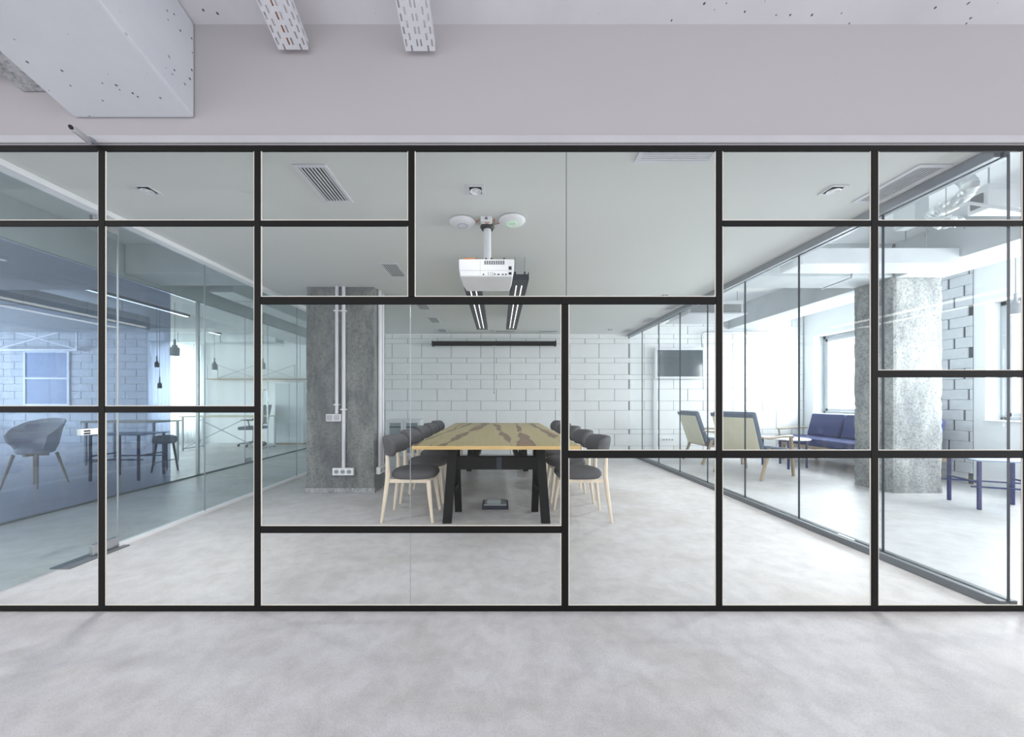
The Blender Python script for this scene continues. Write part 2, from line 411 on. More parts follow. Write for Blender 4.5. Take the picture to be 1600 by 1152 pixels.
# meeting room block wall, real blocks over a mortar bed
def blocks(name, mblock, mjoint, origin, udir, ulen, rows, length, offs, gap_v, gap_h, depth, joint_depth, jitter=0.0, seed=1):
    """udir: unit vector along the wall, blocks stand out along n = z x udir"""
    rnd = random.Random(seed)
    o0 = Vector(origin); u = Vector(udir); n = Vector((0, 0, 1)).cross(u)
    R = Matrix((( u.x, n.x, 0, o0.x), (u.y, n.y, 0, o0.y), (0, 0, 1, 0), (0, 0, 0, 1)))
    root = MB()
    zs = rows
    root.box(0, ulen, -.2, joint_depth, zs[0], zs[-1], R)
    w_ = root.build(name, mjoint); struct(w_)
    mb = MB()
    for i in range(len(zs) - 1):
        z0, z1 = zs[i] + gap_h / 2, zs[i + 1] - gap_h / 2
        x = ((offs[i % len(offs)] % 1) - 1) * length
        while x < ulen:
            x0, x1 = max(0, x + gap_v / 2 + rnd.uniform(0, jitter)), min(ulen, x + length - gap_v / 2 - rnd.uniform(0, jitter))
            if x1 - x0 > .02:
                mb.box(x0, x1, joint_depth - .003, depth + rnd.uniform(-.0015, .0015), z0, z1, R)
            x += length
    b = mb.build('block_face', mblock, w_, bevel=.003, seg=1)
    return w_
ys = [522, 529.2, 537.1, 559.4, 567.2, 585.5, 593.3, 608, 626.8, 641.3, 671, 678.5, 697]
zrows = [0.0, ] + sorted([ZZ(y, YB) for y in ys[1:]]) + [CE]
zrows = sorted(set(round(z, 4) for z in zrows))
# rows from the floor up; half-bond offsets follow the photo from the top down
def off_list(zr, base):
    n = len(zr) - 1; out = []
    for i in range(n):
        k = n - 1 - i
        out.append(base if k % 2 == 0 else base + .475)
    return out
# joint phase: a vertical joint at px 612.6 -> X
ph = ((XX(612.6, YB) - 6.5) * -1 / .631) % 1
def back_wall(name, x0, x1, rows):
    # blocks stand towards the viewer: n = z x u must be -Y, so u = -X
    L_ = x1 - x0; base = ((x1 - XX(612.6, YB)) / .631) % 1
    return blocks(name, M_block, M_joint, (x1, YB + .012, 0), (-1, 0, 0), L_, rows, .631, off_list(rows, base), .010, .005, .012, .004, .001, 3)
back_wall('wall_back', -3.2, 2.8, zrows)
rows2 = zrows[:-1] + [CE, CE + .17, CE + .42, SL]
rows2 = sorted(set(rows2))
wl = back_wall('wall_back_lounge', 2.8, 6.5, rows2)
struct_box('wall_corridor_end', M_wall, -3.2, -3.0, YB + .0125, 9.9, 0, SL)
# office back wall with a curtained window opening
X0w, X1w = -9.3, -8.05
mb = MB(); mb.box(X1w, -3.0, 9.7, 9.9, 0, SL); mb.box(X0w, X1w, 9.7, 9.9, 2.62, SL); mb.box(X0w, X1w, 9.7, 9.9, 0, .25); mb.box(-9.5, X0w, 9.7, 9.9, 0, SL)
struct(mb.build('wall_office_back', M_wall))
rows3 = [i * .2 for i in range(16)]; rows3[-1] = SL
blocks('wall_office_brick', M_brick, M_joint, (-9.5, 9.712, 0), (-1, 0, 0), 4.7, rows3, .6, [0, .5], .012, .01, .012, .004, .002, 9)
mb = MB(); mb.box(-14.2, -14.0, YF, 10, 0, .6); mb.box(-14.2, -14.0, YF, 10, 2.8, SL); mb.box(-14.2, -14.0, YF, 3.2, .6, 2.8); mb.box(-14.2, -14.0, 9.2, 10, .6, 2.8)
struct(mb.build('wall_left', M_wall))

# right wall with two windows
WX = 6.5; WT = .30; W1 = (5.75, 7.42); W2 = (2.45, 4.80); SILL = .87; HEAD = 2.47
mb = MB()
for (a, b2) in ((YF + .16, W2[0]), (W2[1], W1[0]), (W1[1], YB + .2)): mb.box(WX + .02, WX + WT, a, b2, 0, SL)
for a, b2 in (W1, W2): mb.box(WX + .01, WX + WT, a, b2, 0, SILL); mb.box(WX + .01, WX + WT, a, b2, HEAD, SL)
struct(mb.build('wall_right', M_wall))
rowsb = [i * .145 for i in range(22)]; rowsb[-1] = SL
blocks('wall_right_brick', M_brick, M_brickjoint, (WX + .012, W2[1] + .12, 0), (0, 1, 0), .80, rowsb, .32, [.1, .6, .25, .8], .016, .004, .018, .0, .007, 5)
def wall_window(name, y0, y1, z0, z1, nsash, label):
    r = empty(name, (WX + .26, (y0 + y1) / 2, z0)); struct(r, label)
    def pb(nm, mm, *b, bevel=0):
        q = MB(); x0, x1, a0, a1, c0, c1 = b
        q.box(x0 - r.location.x, x1 - r.location.x, a0 - r.location.y, a1 - r.location.y, c0 - z0, c1 - z0)
        return q.build(nm, mm, r, bevel=bevel)
    X = WX + .22
    g = .002
    y0 += g; y1 -= g; z0b = z0 + g; z1b = z1 - g
    fw = .06
    q = MB()
    for b in ((X, X + .08, y0, y0 + fw, z0b, z1b), (X, X + .08, y1 - fw, y1, z0b, z1b), (X, X + .08, y0, y1, z0b, z0b + fw), (X, X + .08, y0, y1, z1b - fw, z1b)):
        q.box(b[0] - r.location.x, b[1] - r.location.x, b[2] - r.location.y, b[3] - r.location.y, b[4] - z0, b[5] - z0)
    q.build('window_frame', M_frameg, r, bevel=.004)
    n = nsash; wdt = (y1 - y0 - 2 * fw) / n
    for i in range(n):
        a = y0 + fw + i * wdt + .004; b2 = a + wdt - .008; q = MB(); s = .055; c0, c1 = z0b + fw + .004, z1b - fw - .004
        for b in ((a, a + s, c0, c1), (b2 - s, b2, c0, c1), (a, b2, c0, c0 + s), (a, b2, c1 - s, c1)):
            q.box(X - .015 - r.location.x, X + .05 - r.location.x, b[0] - r.location.y, b[1] - r.location.y, b[2] - z0, b[3] - z0)
        sash = q.build('sash', M_frameg, r, bevel=.005)
        q = MB(); q.box(X + .01 - r.location.x, X + .02 - r.location.x, a + s - r.location.y, b2 - s - r.location.y, c0 + s - z0, c1 - s - z0)
        q.build('pane', M_glassR, sash)
        if i == 0 or n < 3:
            q = MB(); hy = a + s / 2 - r.location.y; hx = X - .03 - r.location.x
            q.box(hx - .006, hx + .015, hy - .012, hy + .012, .72, .80); q.box(hx - .03, hx - .006, hy - .01, hy + .01, .62, .77)
            q.build('handle', M_white, sash, bevel=.003)
    # sill
    pb('window_sill', M_wall, WX - .02, X - .001, y0 - .0, y1, z0 + .0005, z0 + .02, bevel=.004)
    return r
M_frameg = simple('pale_grey_window_frame', rgb(172, 177, 182), .5)
wall_window('window_5', W1[0], W1[1], SILL, HEAD, 2, 'grey framed window behind the blue sofa')
wall_window('window_6', W2[0], W2[1], SILL, HEAD, 2, 'wide window beside the rough brick strip')

# slab beams of the lounge and office
struct_box('ceiling_beam', M_slabbeam, 4.9, 5.5, YF + .17, 4.43, CZ + 1.52, SL, bevel=.006)
struct_box('ceiling_beam', M_slabbeam, 2.86, 4.88, 4.44, 4.90, CZ + 1.535, SL, bevel=.006)
struct_box('ceiling_beam', M_slabbeam, 4.9, 5.5, 4.94, YB, CZ + 1.52, SL, bevel=.006)
struct_box('ceiling_beam', M_slabbeam, -5.4, -4.64, YF + .17, 9.7, 2.66, SL, bevel=.006)
struct_box('ceiling_beam', M_slabbeam, -4.63, -3.05, 4.44, 4.90, 2.72, SL, bevel=.006)
struct_box('ceiling_beam', M_slabbeam, -14, -5.41, 4.44, 4.90, 2.66, SL, bevel=.006)
struct_box('ceiling_beam', M_slabbeam, -14, -5.41, 7.5, 7.95, 2.66, SL, bevel=.006)

# concrete pillars with broken arrises
def pillar(name, m, x0, x1, y0, y1, z1, amp, seed, label):
    bm = bmesh.new(); nx, ny, nz = 14, 8, 70
    mb_ = MB(); verts = {}
    def V(i, j, k):
        key = (i, j, k)
        if key not in verts:
            x = x0 + (x1 - x0) * i / nx; y = y0 + (y1 - y0) * j / ny; z = z1 * k / nz
            ci = i in (0, nx); cj = j in (0, ny)
            p = Vector((x, y, z))
            if ci and cj:
                a = amp * (.35 + 1.3 * abs(noise.noise(Vector((seed * 9 + i, j, z * 9)))) + .8 * max(0, noise.noise(Vector((i + 3, j + seed, z * 2.1)))))
                p.x += a * (1 if i == 0 else -1); p.y += a * .6 * (1 if j == 0 else -1)
            else:
                d = noise.noise(Vector((x * 3, y * 3 + seed, z * 3))) * .004
                if ci: p.x += d
                if cj: p.y += d
            verts[key] = mb_.bm.verts.new(p)
        return verts[key]
    for k in range(nz):
        for i in range(nx):
            for j in (0, ny): mb_.bm.faces.new([V(i, j, k), V(i + 1, j, k), V(i + 1, j, k + 1), V(i, j, k + 1)])
        for j in range(ny):
            for i in (0, nx): mb_.bm.faces.new([V(i, j, k), V(i, j + 1, k), V(i, j + 1, k + 1), V(i, j, k + 1)])
    for k in (0, nz):
        for i in range(nx):
            for j in range(ny): mb_.bm.faces.new([V(i, j, k), V(i + 1, j, k), V(i + 1, j + 1, k), V(i, j + 1, k)])
    bm.free()
    o = mb_.build(name, m); struct(o, label)
    return o
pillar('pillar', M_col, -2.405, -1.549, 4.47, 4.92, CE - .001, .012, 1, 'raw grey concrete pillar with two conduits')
pillar('pillar', M_col2, 4.885, 5.512, 4.44, 4.935, SL - .001, .02, 4, 'pale raw concrete pillar in the lounge')
struct_box('trim_2', M_rough, -2.415, -1.54, 4.452, 4.4695, 0, .06, bevel=.004)

# ------------------------------------------------------------------ black gridded glass partition
part = empty('window_1', (0, YF, 0)); struct(part, 'black steel framed glass partition across the whole front')
FR0, FR1 = YF - .010, YF + .055
def xz(px): return (px - 779) * YF / F
def zz(py): return CZ + (626 - py) * YF / F
LFT, RGT = -75, 1740
def fbar(name, px0, px1, py0, py1, d=0.0):
    m = MB(); m.box(xz(px0), xz(px1), -.006 + d, .006 - d, zz(py1), zz(py0)); return m.build(name, M_black, part, bevel=.0025)
ztop, zbot = 237, 946
fbar('head_rail', LFT, RGT, 228, 237); 
m = MB(); m.box(xz(LFT), xz(RGT), -.006, .006, .0005, zz(946)); m.build('bottom_rail', M_black, part, bevel=.0025)
for a, b, c, d in ((155, 165, 237, 946), (398, 408, 237, 946), (638, 648, 237, 464), (877, 888, 476, 946), (1118, 1128, 237, 946), (1360, 1371, 237, 946), (LFT, -66, 237, 946), (1597, 1607, 237, 946), (1730, RGT, 237, 946)):
    fbar('mullion', a, b, c, d)
H = [(-66, 155, 345, 354), (165, 398, 345, 354), (408, 638, 345, 354), (1128, 1360, 345, 354), (1371, 1597, 345, 354), (408, 877, 464, 476), (877, 1118, 464, 476),
     (-66, 155, 635, 645), (165, 398, 635, 645), (1371, 1597, 579, 590), (888, 1118, 704, 716), (1128, 1360, 704, 716), (1371, 1597, 704, 716), (408, 877, 822, 833)]
for a, b, c, d in H: fbar('transom', a, b, c, d, .0008)
panes = [(-66, 155, 237, 345), (165, 398, 237, 345), (408, 638, 237, 345), (648, 1118, 237, 464, 885), (1128, 1360, 237, 345), (1371, 1597, 237, 345),
         (-66, 155, 354, 635), (165, 398, 354, 635), (408, 638, 354, 464), (408, 877, 476, 822, 641), (888, 1118, 476, 704), (1128, 1360, 354, 704), (1371, 1597, 354, 579), (1371, 1597, 590, 704),
         (-66, 155, 645, 946), (165, 398, 645, 946), (408, 877, 833, 946, 641), (888, 1118, 716, 946), (1128, 1360, 716, 946), (1371, 1597, 716, 946), (1607, 1730, 237, 946)]
for p in panes:
    a, b, c, d = p[:4]; spl = [a, b] if len(p) == 4 else [a, p[4], b]
    for s0, s1 in zip(spl, spl[1:]):
        m = MB(); e = .0015 if len(p) > 4 else 0
        m.box(xz(s0) + (e if s0 != a else 0), xz(s1) - (e if s1 != b else 0), .001, .005, zz(d), zz(c)); m.build('pane', M_glassF, part)
    if len(p) > 4:
        m = MB(); m.box(xz(p[4]) - .0014, xz(p[4]) + .0014, .0003, .0057, zz(d) + .004, zz(c) - .001); m.build('pane_joint', M_alu if p[4] < 700 else M_navy, part)
    # pale glazing bead on both sides and the foot
    m = MB(); wd = .0055
    m.box(xz(a), xz(a) + wd, -.0025, .0008, zz(d), zz(c)); m.box(xz(b) - wd * .8, xz(b), -.0025, .0008, zz(d), zz(c)); m.box(xz(a) + wd, xz(b) - wd * .8, -.0025, .0008, zz(d), zz(d) + wd * .8)
    m.build('glazing_bead', M_bead, part)

# ------------------------------------------------------------------ left frameless glass wall, glass door
gx = -2.98
r = empty('window_2', (gx, 5, 0)); struct(r, 'frameless glass wall between meeting room and corridor')
def lb(root, nm, mm, x0, x1, y0, y1, z0, z1, bevel=0):
    l = root.location; m = MB(); m.box(x0 - l.x, x1 - l.x, y0 - l.y, y1 - l.y, z0 - l.z, z1 - l.z); return m.build(nm, mm, root, bevel=bevel)
js = [2.805 + .83 * i for i in range(6)] + [YB - .002]
for a, b in zip(js, js[1:]):
    lb(r, 'pane', M_glassS, gx - .005, gx + .005, a + .003, b - .003, .0255, CE - .041)
    lb(r, 'pane_joint', M_alu, gx - .0055, gx + .0055, a - .0025, a + .0025, .0255, CE - .041)
lb(r, 'floor_channel', M_white, gx - .035, gx + .014, 2.805, YB - .002, .0005, .032, .002)
lb(r, 'ceiling_channel', M_white, gx - .02, gx + .075, YF + .035, YB - .002, CE - .04, CE - .001, .002)
d1 = empty('door_1', (gx, 2.78, 0)); struct(d1, 'frameless glass door with steel patch fittings')
lb(d1, 'pane', M_glassS, gx - .005, gx + .005, 2.06, 2.795, .012, CE - .045)
for z0 in (.014, CE - .13):
    lb(d1, 'patch_fitting', M_steel, gx - .014, gx + .014, 2.62, 2.80, z0, z0 + .075, .003)
lk = lb(d1, 'lock', M_white, gx - .016, gx + .018, 2.545, 2.665, .90, .945, .003)
for i in range(2): lb(d1, 'keyhole', M_dark, gx + .0175, gx + .0195, 2.57 - .01 + i * 0, 2.60, .907 + i * .018, .918 + i * .018)
tag(MB().box(-3.06, -2.92, 2.44, 2.84, .0005, .008).build('floor_spring_plate', M_trackgrey, bevel=.002), 'dark steel floor spring plate under the glass door', 'door hardware')

# right sliding glass wall
gx2 = 2.80
r = empty('window_3', (gx2, 5, 0)); struct(r, 'glass wall in grey tracks between meeting room and lounge')
js = [YF + .01] + [2.61 + .73 * i for i in range(7)] + [YB - .002]
for a, b in zip(js, js[1:]):
    lb(r, 'pane', M_glassR, gx2 - .005, gx2 + .005, a + .002, b - .002, .051, 2.54 if a < 2.2 else CE - .066)
    lb(r, 'pane_joint', M_navy, gx2 - .0075, gx2 + .0075, a - (.0 if a < 2 else .0025), a + .0025, .051, 2.50)
t = MB(); t.box(-.05, -.012, YF + .01 - 5, YB - 5.002, .0005, .05); t.box(.012, .05, YF + .01 - 5, YB - 5.002, .0005, .05); t.box(-.012, .012, YF + .01 - 5, YB - 5.002, .0005, .035)
t.build('floor_track', M_trackgrey, r, bevel=.003)
t = MB(); t.box(-.045, -.01, YF + .035 - 5, YB - 5.002, CE - .065, CE - .001); t.box(.01, .045, YF + .035 - 5, YB - 5.002, CE - .065, CE - .001); t.box(-.01, .01, YF + .035 - 5, YB - 5.002, CE - .03, CE - .001)
t.build('ceiling_track', M_alu, r, bevel=.003)
struct_box('wall_above_glass', M_ceil, 2.802, 2.86, YF + .032, YB - .002, CE, SL)
struct_box('wall_above_corridor', M_ceil, -3.05, -2.982, YF + .032, YB - .002, CE, SL)

# corridor glazing at X = -4.6 with blue film
gx3 = -4.60
r = empty('window_4', (gx3, 5, 0)); struct(r, 'corridor glazing with blue film on its near bays')
for a, b in ((YF + .17, 3.05), (3.055, 4.13), (4.135, 5.02)):
    lb(r, 'film_pane', M_film, gx3 - .005, gx3 + .005, a, b, .02, 2.645)
for a, b in ((5.025, 5.46), (5.50, 6.50), (6.505, 7.13), (7.16, 8.3), (8.305, 9.69)):
    lb(r, 'pane', M_glassR, gx3 - .005, gx3 + .005, a, b, .02, 2.645)
lb(r, 'post', M_steel, gx3 - .02, gx3 + .02, 5.462, 5.498, .0205, 2.644, .003)
for y in (6.5025, 7.145, 8.3025): lb(r, 'pane_joint', M_alu, gx3 - .007, gx3 + .007, y - .002, y + .002, .02, 2.645)
lb(r, 'floor_channel', M_trackgrey, gx3 - .02, gx3 + .02, YF + .17, 9.69, .0005, .0195)
lb(r, 'ceiling_channel', M_alu, gx3 - .025, gx3 + .025, YF + .17, 9.69, 2.6455, 2.6595)
lb(r, 'patch_fitting', M_steel, gx3 - .016, gx3 + .016, 6.51, 6.66, .022, .095, .003)
h = MB()
for sx in (-.05, .05):
    h.tube([(sx, 7.06 - 5, .70), (sx, 7.06 - 5, 1.38)], .014, 10)
h.tube([(-.05, 7.06 - 5, .72), (.05, 7.06 - 5, .72)], .008, 8); h.tube([(-.05, 7.06 - 5, 1.36), (.05, 7.06 - 5, 1.36)], .008, 8)
h.build('pull_handle', M_steel, r, smooth=True)

# ------------------------------------------------------------------ perforated cable trays in the hall
def cable_tray(px_label, x0, x1, yend, e, dx, ystart, cable):
    root = empty('cable_tray', (0, 0, 0)); tag(root, px_label, 'cable tray', 'perforated trays under the hall ceiling')
    wd = x1 - x0; T = .0015
    L_ = math.hypot(1, tan); ylen = (yend - ystart)
    def Q(u, v, h):   # u across, v along from the far end towards the viewer, h up
        y = yend - v
        return Vector((x0 + u - dx * v, y, CZ + e + v * tan + h))
    m = MB()
    def plate(u0, u1, v0, v1, h0=0, h1=T):
        m.hexa([Q(u, v, h) for u in (u0, u1) for v in (v1, v0) for h in (h0, h1)])
    # bottom: slot rows
    rows = [(.012, .009, .0), (.036, .009, .025), (.070, .009, .0), (.090, .009, .0), (.124, .009, .025), (.148, .009, .0)]
    u = 0
    sl, gap = .030, .020
    for uc, ww, ph in rows:
        a, b = uc - ww / 2 - .0, uc + ww / 2
        plate(u, a, 0, ylen)
        v = -ph
        while v < ylen:
            s0, s1 = v + gap, v + gap + sl
            plate(a, b, max(0, v), min(ylen, max(0, s0)))
            v += gap + sl
        u = b
    plate(u, wd, 0, ylen)
    # side flanges with slots
    for uu in (0, wd - T):
        for h0, h1, solid in ((T, .018, True), (.018, .030, False), (.030, .05, True)):
            if solid: plate(uu, uu + T, 0, ylen, h0, h1)
            else:
                v = -.03
                while v < ylen:
                    plate(uu, uu + T, max(0, v), min(ylen, max(0, v + gap)), h0, h1); v += gap + sl
    for uu in (T, wd - .012): plate(uu, uu + .01, 0, ylen, .05, .05 + T)
    m.build('tray', M_whitemetal, root)
    # hangers
    for v in (.25, 1.4, 2.5):
        if v > ylen: continue
        hm = MB()
        p = Q(wd / 2, v, .055); top = hz(p.y, 2.055)
        for uu in (.004, wd - .004):
            hm = MB(); q = Q(uu, v, .0); hm.box(q.x - .003, q.x + .003, q.y - .012, q.y + .012, q.z + .045, top - .004)
            hm.build('hanger', M_whitemetal, root)
    if cable:
        for k, c_u in enumerate((.045, .06, .10)):
            cm = MB(); pts = [Q(c_u + .006 * math.sin(v * 5 + k), v, .012) for v in [0.01 + i * (ylen - .02) / 20 for i in range(21)]]
            cm.tube(pts, .006, 8); cm.build('cable', M_cable, root, smooth=True)
    return root
cable_tray('white perforated cable tray next to the concrete beam', -1.184, -1.024, 1.93, 1.890, -.045, -.85, True)
cable_tray('white perforated cable tray farther from the concrete beam', -.500, -.340, 1.93, 1.882, .0, -.85, False)
# short tray beyond the beam
root = MB()
for i in range(10):
    x = -2.63 - i * .09
    root.box(x - .055, x, 1.84, 1.90, 2.905, 2.912); 
root.box(-3.6, -2.62, 1.835, 1.8395, 2.905, 2.935); root.box(-3.6, -2.62, 1.90, 1.905, 2.905, 2.935)
tag(root.build('cable_tray', M_whitemetal), 'short white perforated tray running sideways behind the beam', 'cable tray')
m = MB(); a, b = P(113, 200, 1.80), P(141, 222, 1.93)
m.bar(a, b, .016, .03); o = m.build('closer_arm', M_trimw, None, bevel=.003)
m = MB(); p = P(144, 221, 1.935); m.box(p.x - .012, p.x + .008, p.y - .02, p.y + .0095, p.z - .01, p.z + .016); bk = m.build('bracket', M_alu, o, bevel=.002)
m = MB(); m.tube([a + Vector((-.006, 0, 0)), a + Vector((.006, -.012, -.002))], .009, 10); m.build('bolt', M_dark, o)
tag(o, 'slim white angled arm bolted above the partition under the beam', 'bracket')

# ------------------------------------------------------------------ meeting room ceiling fittings
def vent(label, x0, x1, y0, y1, slots_along='y', n=7, z=CE, proud=.008):
    r = empty('ceiling_vent', ((x0 + x1) / 2, (y0 + y1) / 2, z)); tag(r, label, 'air vent', 'slotted ceiling vents')
    hx, hy = (x1 - x0) / 2, (y1 - y0) / 2; b = .026
    m = MB()
    for q in ((-hx, hx, -hy, -hy + b), (-hx, hx, hy - b, hy), (-hx, -hx + b, -hy + b, hy - b), (hx - b, hx, -hy + b, hy - b)):
        m.box(q[0], q[1], q[2], q[3], -proud, -.0005)
    m.build('frame', M_whitemetal, r, bevel=.002)
    m = MB(); m.box(-hx + b, hx - b, -hy + b, hy - b, -.0022, -.0008); m.build('backing', M_darkgreen, r)
    m = MB()
    for i in range(n):
        if slots_along == 'y':
            c = -hx + b + (2 * hx - 2 * b) * (i + .5) / n; m.box(c - .0045, c + .0045, -hy + b, hy - b, -.007, -.0025)
        else:
            c = -hy + b + (2 * hy - 2 * b) * (i + .5) / n; m.box(-hx + b, hx - b, c - .0065, c + .0065, -.007, -.0025)
    m.build('slats', M_whitemetal, r)
    return r
lv = ['on the pillar side, closest to the glass front', 'on the pillar side, second from the glass front', 'on the pillar side, middle of its row', 'on the pillar side, second from the block wall', 'on the pillar side, closest to the block wall']
for k, (a, b) in enumerate(((2.145, 2.56), (3.69, 4.11), (5.19, 5.59), (6.10, 6.52), (7.06, 7.44))):
    vent('white ceiling vent ' + lv[k], -1.24, -1.035, a, b)
rv = ['closest to the glass front', 'third from the block wall', 'second from the block wall', 'closest to the block wall']
for k, (a, b) in enumerate(((2.145, 2.56), (5.19, 5.59), (6.10, 6.47), (7.06, 7.42))):
    vent('white ceiling vent by the lounge track, ' + rv[k], 2.52, 2.725, a, b)
vent('white ceiling vent lying crosswise right above the glass front', .80, 1.25, 1.992, 2.128, 'x', 5)
def downlight(label, x, y, s=.115):
    r = empty('downlight', (x, y, CE)); tag(r, label, 'downlight', 'square recessed downlights')
    h = s / 2; m = MB(); b = .017
    for q in ((-h, h, -h, -h + b), (-h, h, h - b, h), (-h, -h + b, -h + b, h - b), (h - b, h, -h + b, h - b)): m.box(q[0], q[1], q[2], q[3], -.006, -.0005)
    m.build('trim_ring', M_whitemetal, r, bevel=.001)
    m = MB(); m.box(-h + b, h - b, -h + b, h - b, -.0016, -.0008); m.build('recess', M_dark, r)
    m = MB(); m.lathe([(.0, -.004), (.024, -.004), (.033, -.009), (.039, -.012), (.037, -.0135), (.028, -.011), (.020, -.0075), (0, -.0075)]); m.build('lamp', M_lamp, r, smooth=True)
    m = MB(); m.lathe([(0, -.0078), (.017, -.0078), (.015, -.010), (0, -.0105)], n=20); m.build('bulb', M_white, r, smooth=True)
    return r
dl = [(-2.36, 2.41, 'square downlight above the glass door side'), (-.154, 2.41, 'square downlight in front of the projector'), (2.25, 2.41, 'square downlight near the lounge track at the glass front'),
      (2.24, 4.84, 'square downlight near the lounge track halfway along the room'), (2.22, 7.15, 'square downlight near the lounge track at the block wall'), (-.13, 7.25, 'square downlight between the pendants and the block wall')]
for x, y, l in dl: downlight(l, x, y)
# lamps of the downlights
for x, y, l in dl[:4]:
    L_ = bpy.data.lights.new('downlight_beam', 'SPOT'); L_.energy = 8 if abs(x) < 1 else 120; L_.spot_size = math.radians(120); L_.spot_blend = 1; L_.shadow_soft_size = .10; L_.color = (1, .98, .95)
    q = bpy.data.objects.new('downlight_beam', L_); col.objects.link(q); q.location = (x, y, CE - .02)

def access_point(label, x, y, ring):
    r = empty('access_point', (x, y, CE)); tag(r, label, 'wireless access point', 'round access points')
    MB().lathe([(0, -.0005), (.085, -.0005), (.103, -.008), (.1045, -.014), (.098, -.023), (.07, -.033), (.035, -.038), (0, -.039)], n=40).build('shell', M_white, r, smooth=True)
    MB().lathe([(.036, -.0373), (.041, -.0365), (.041, -.0390), (.036, -.0400), (.036, -.0373)], n=36).build('status_ring', ring, r, smooth=True)
access_point('round white access point with faint grey ring', XX(723, 2.83), 2.83, M_ringgrey)
access_point('round white access point with green glowing ring', XX(800, 2.80), 2.80, M_green)
r = empty('ceiling_socket', (XX(760, 2.78), 2.78, CE)); tag(r, 'small white socket box between the two access points', 'socket')
MB().box(-.045, .045, -.03, .03, -.035, -.0005).build('box', M_white, r, bevel=.005)
MB().tube([(0, -.0305, -.019), (0, -.034, -.019)], .012, 14).build('outlet', M_alu, r); MB().tube([(0, -.0345, -.019), (0, -.0355, -.019)], .005, 8).build('plug_hole', M_dark, r)
m = MB(); x0, x1 = XX(743, 2.84), XX(782, 2.84); m.tube([(x0, 2.84, CE - .012), (x0 + .04, 2.79, CE - .006), (-.09, 2.775, CE - .045) , (-.03, 2.79, CE - .006), (x1 - .05, 2.86, CE - .012), (x1, 2.83, CE - .014)], .004, 8)
tag(m.build('cable', M_cable, smooth=True), 'thin orange cable joining the two access points', 'cable')

# projector
pr = empty('projector', (XX(760, 2.83), 2.86, CE)); tag(pr, 'white ceiling projector hanging from a white pole above the table', 'projector')
def PX(px, Y): return XX(px, Y) - pr.location.x
zt = ZZ(405, 2.65) - CE; zb = ZZ(432, 2.65) - CE
xl, xr = PX(717, 2.65), PX(803, 2.65)
m = MB(); prof = lambda y, ins, zt_, zb_: [Vector((xl + ins, y, zt_)), Vector((xr - ins, y, zt_)), Vector((xr - ins * .4, y, (zt_ + zb_) / 2)), Vector((xr - ins - .012, y, zb_)), Vector((xl + ins + .012, y, zb_)), Vector((xl + ins * .4, y, (zt_ + zb_) / 2))]
m.loft([prof(2.65 - 2.86, .0, zt, zb), prof(2.67 - 2.86, -.004, zt + .003, zb - .004), prof(2.86 - 2.86, 0, zt + .006, zb - .006), prof(3.0 - 2.86, .012, zt, zb - .002), prof(3.05 - 2.86, .05, zt - .03, zb + .02)])
body = m.build('body', M_white, pr, bevel=.008, seg=3, smooth=True)
yb = 2.65 - 2.86
m = MB(); 
for i in range(9):
    cx = PX(758 + i * 3.6, 2.65); m.box(cx - .0062, cx + .0062, yb - .002, yb + .002, ZZ(413.5, 2.65) - CE, ZZ(407.5, 2.65) - CE)
m.build('vent_grille', M_trackgrey, pr)
m = MB(); m.box(xl + .01, xr - .01, yb - .001, yb + .002, ZZ(423, 2.65) - CE, ZZ(422.6, 2.65) - CE); m.box(PX(750, 2.65), PX(750.4, 2.65), yb - .001, yb + .002, zb + .01, zt - .01); m.build('seam', M_alu, pr)
for i, (px, py, s) in enumerate(((755.5, 429, 1.6), (763, 426.5, 1), (766.5, 426.5, 1), (770, 426.5, 1), (763, 429.5, 1), (766.5, 429.5, 1), (770, 429.5, 1), (773, 428.5, 1.4), (779, 429, 2.2), (785.5, 429, 1.8), (790.5, 429, 1.8))):
    c = MB(); cx = PX(px, 2.65); cz = ZZ(py, 2.65) - CE; c.box(cx - .0035 * s, cx + .0035 * s, yb - .003, yb + .002, cz - .004, cz + .004); c.build('port', M_dark if s > 1 else M_alu, pr)
for py, hh in ((419, .012), (427.5, .009)):
    c = MB(); cx = PX(797, 2.65); cz = ZZ(py, 2.65) - CE; c.box(cx - .011, cx + .011, yb - .003, yb + .002, cz - hh, cz + hh); c.build('power_inlet', M_dark, pr)
MB().tube([(PX(761.5, 2.86), 0, zt + .0), (PX(761.5, 2.86), 0, -.03)], .030, 20).build('pole', M_whitemetal, pr, smooth=True)
MB().lathe([(0, -.055), (.045, -.055), (.058, -.035), (.045, -.012), (.045, -.0005), (0, -.0005)], (PX(761.5, 2.86), 0, 0), 24).build('ceiling_rosette', M_blackcable, pr, smooth=True)
pts = [(PX(752 + 36 * k / 14, 2.75), 2.73 - 2.86 + .03 * math.sin(k * 1.7), zt + .022 + .009 * math.sin(k * 2.3)) for k in range(15)]
MB().tube(pts, .005, 8).build('cable', M_blackcable, pr, smooth=True)
MB().box(PX(724, 2.7), PX(744, 2.7), 2.68 - 2.86, 2.74 - 2.86, zt + .008, zt + .022).build('adapter', M_cable, pr, bevel=.002)

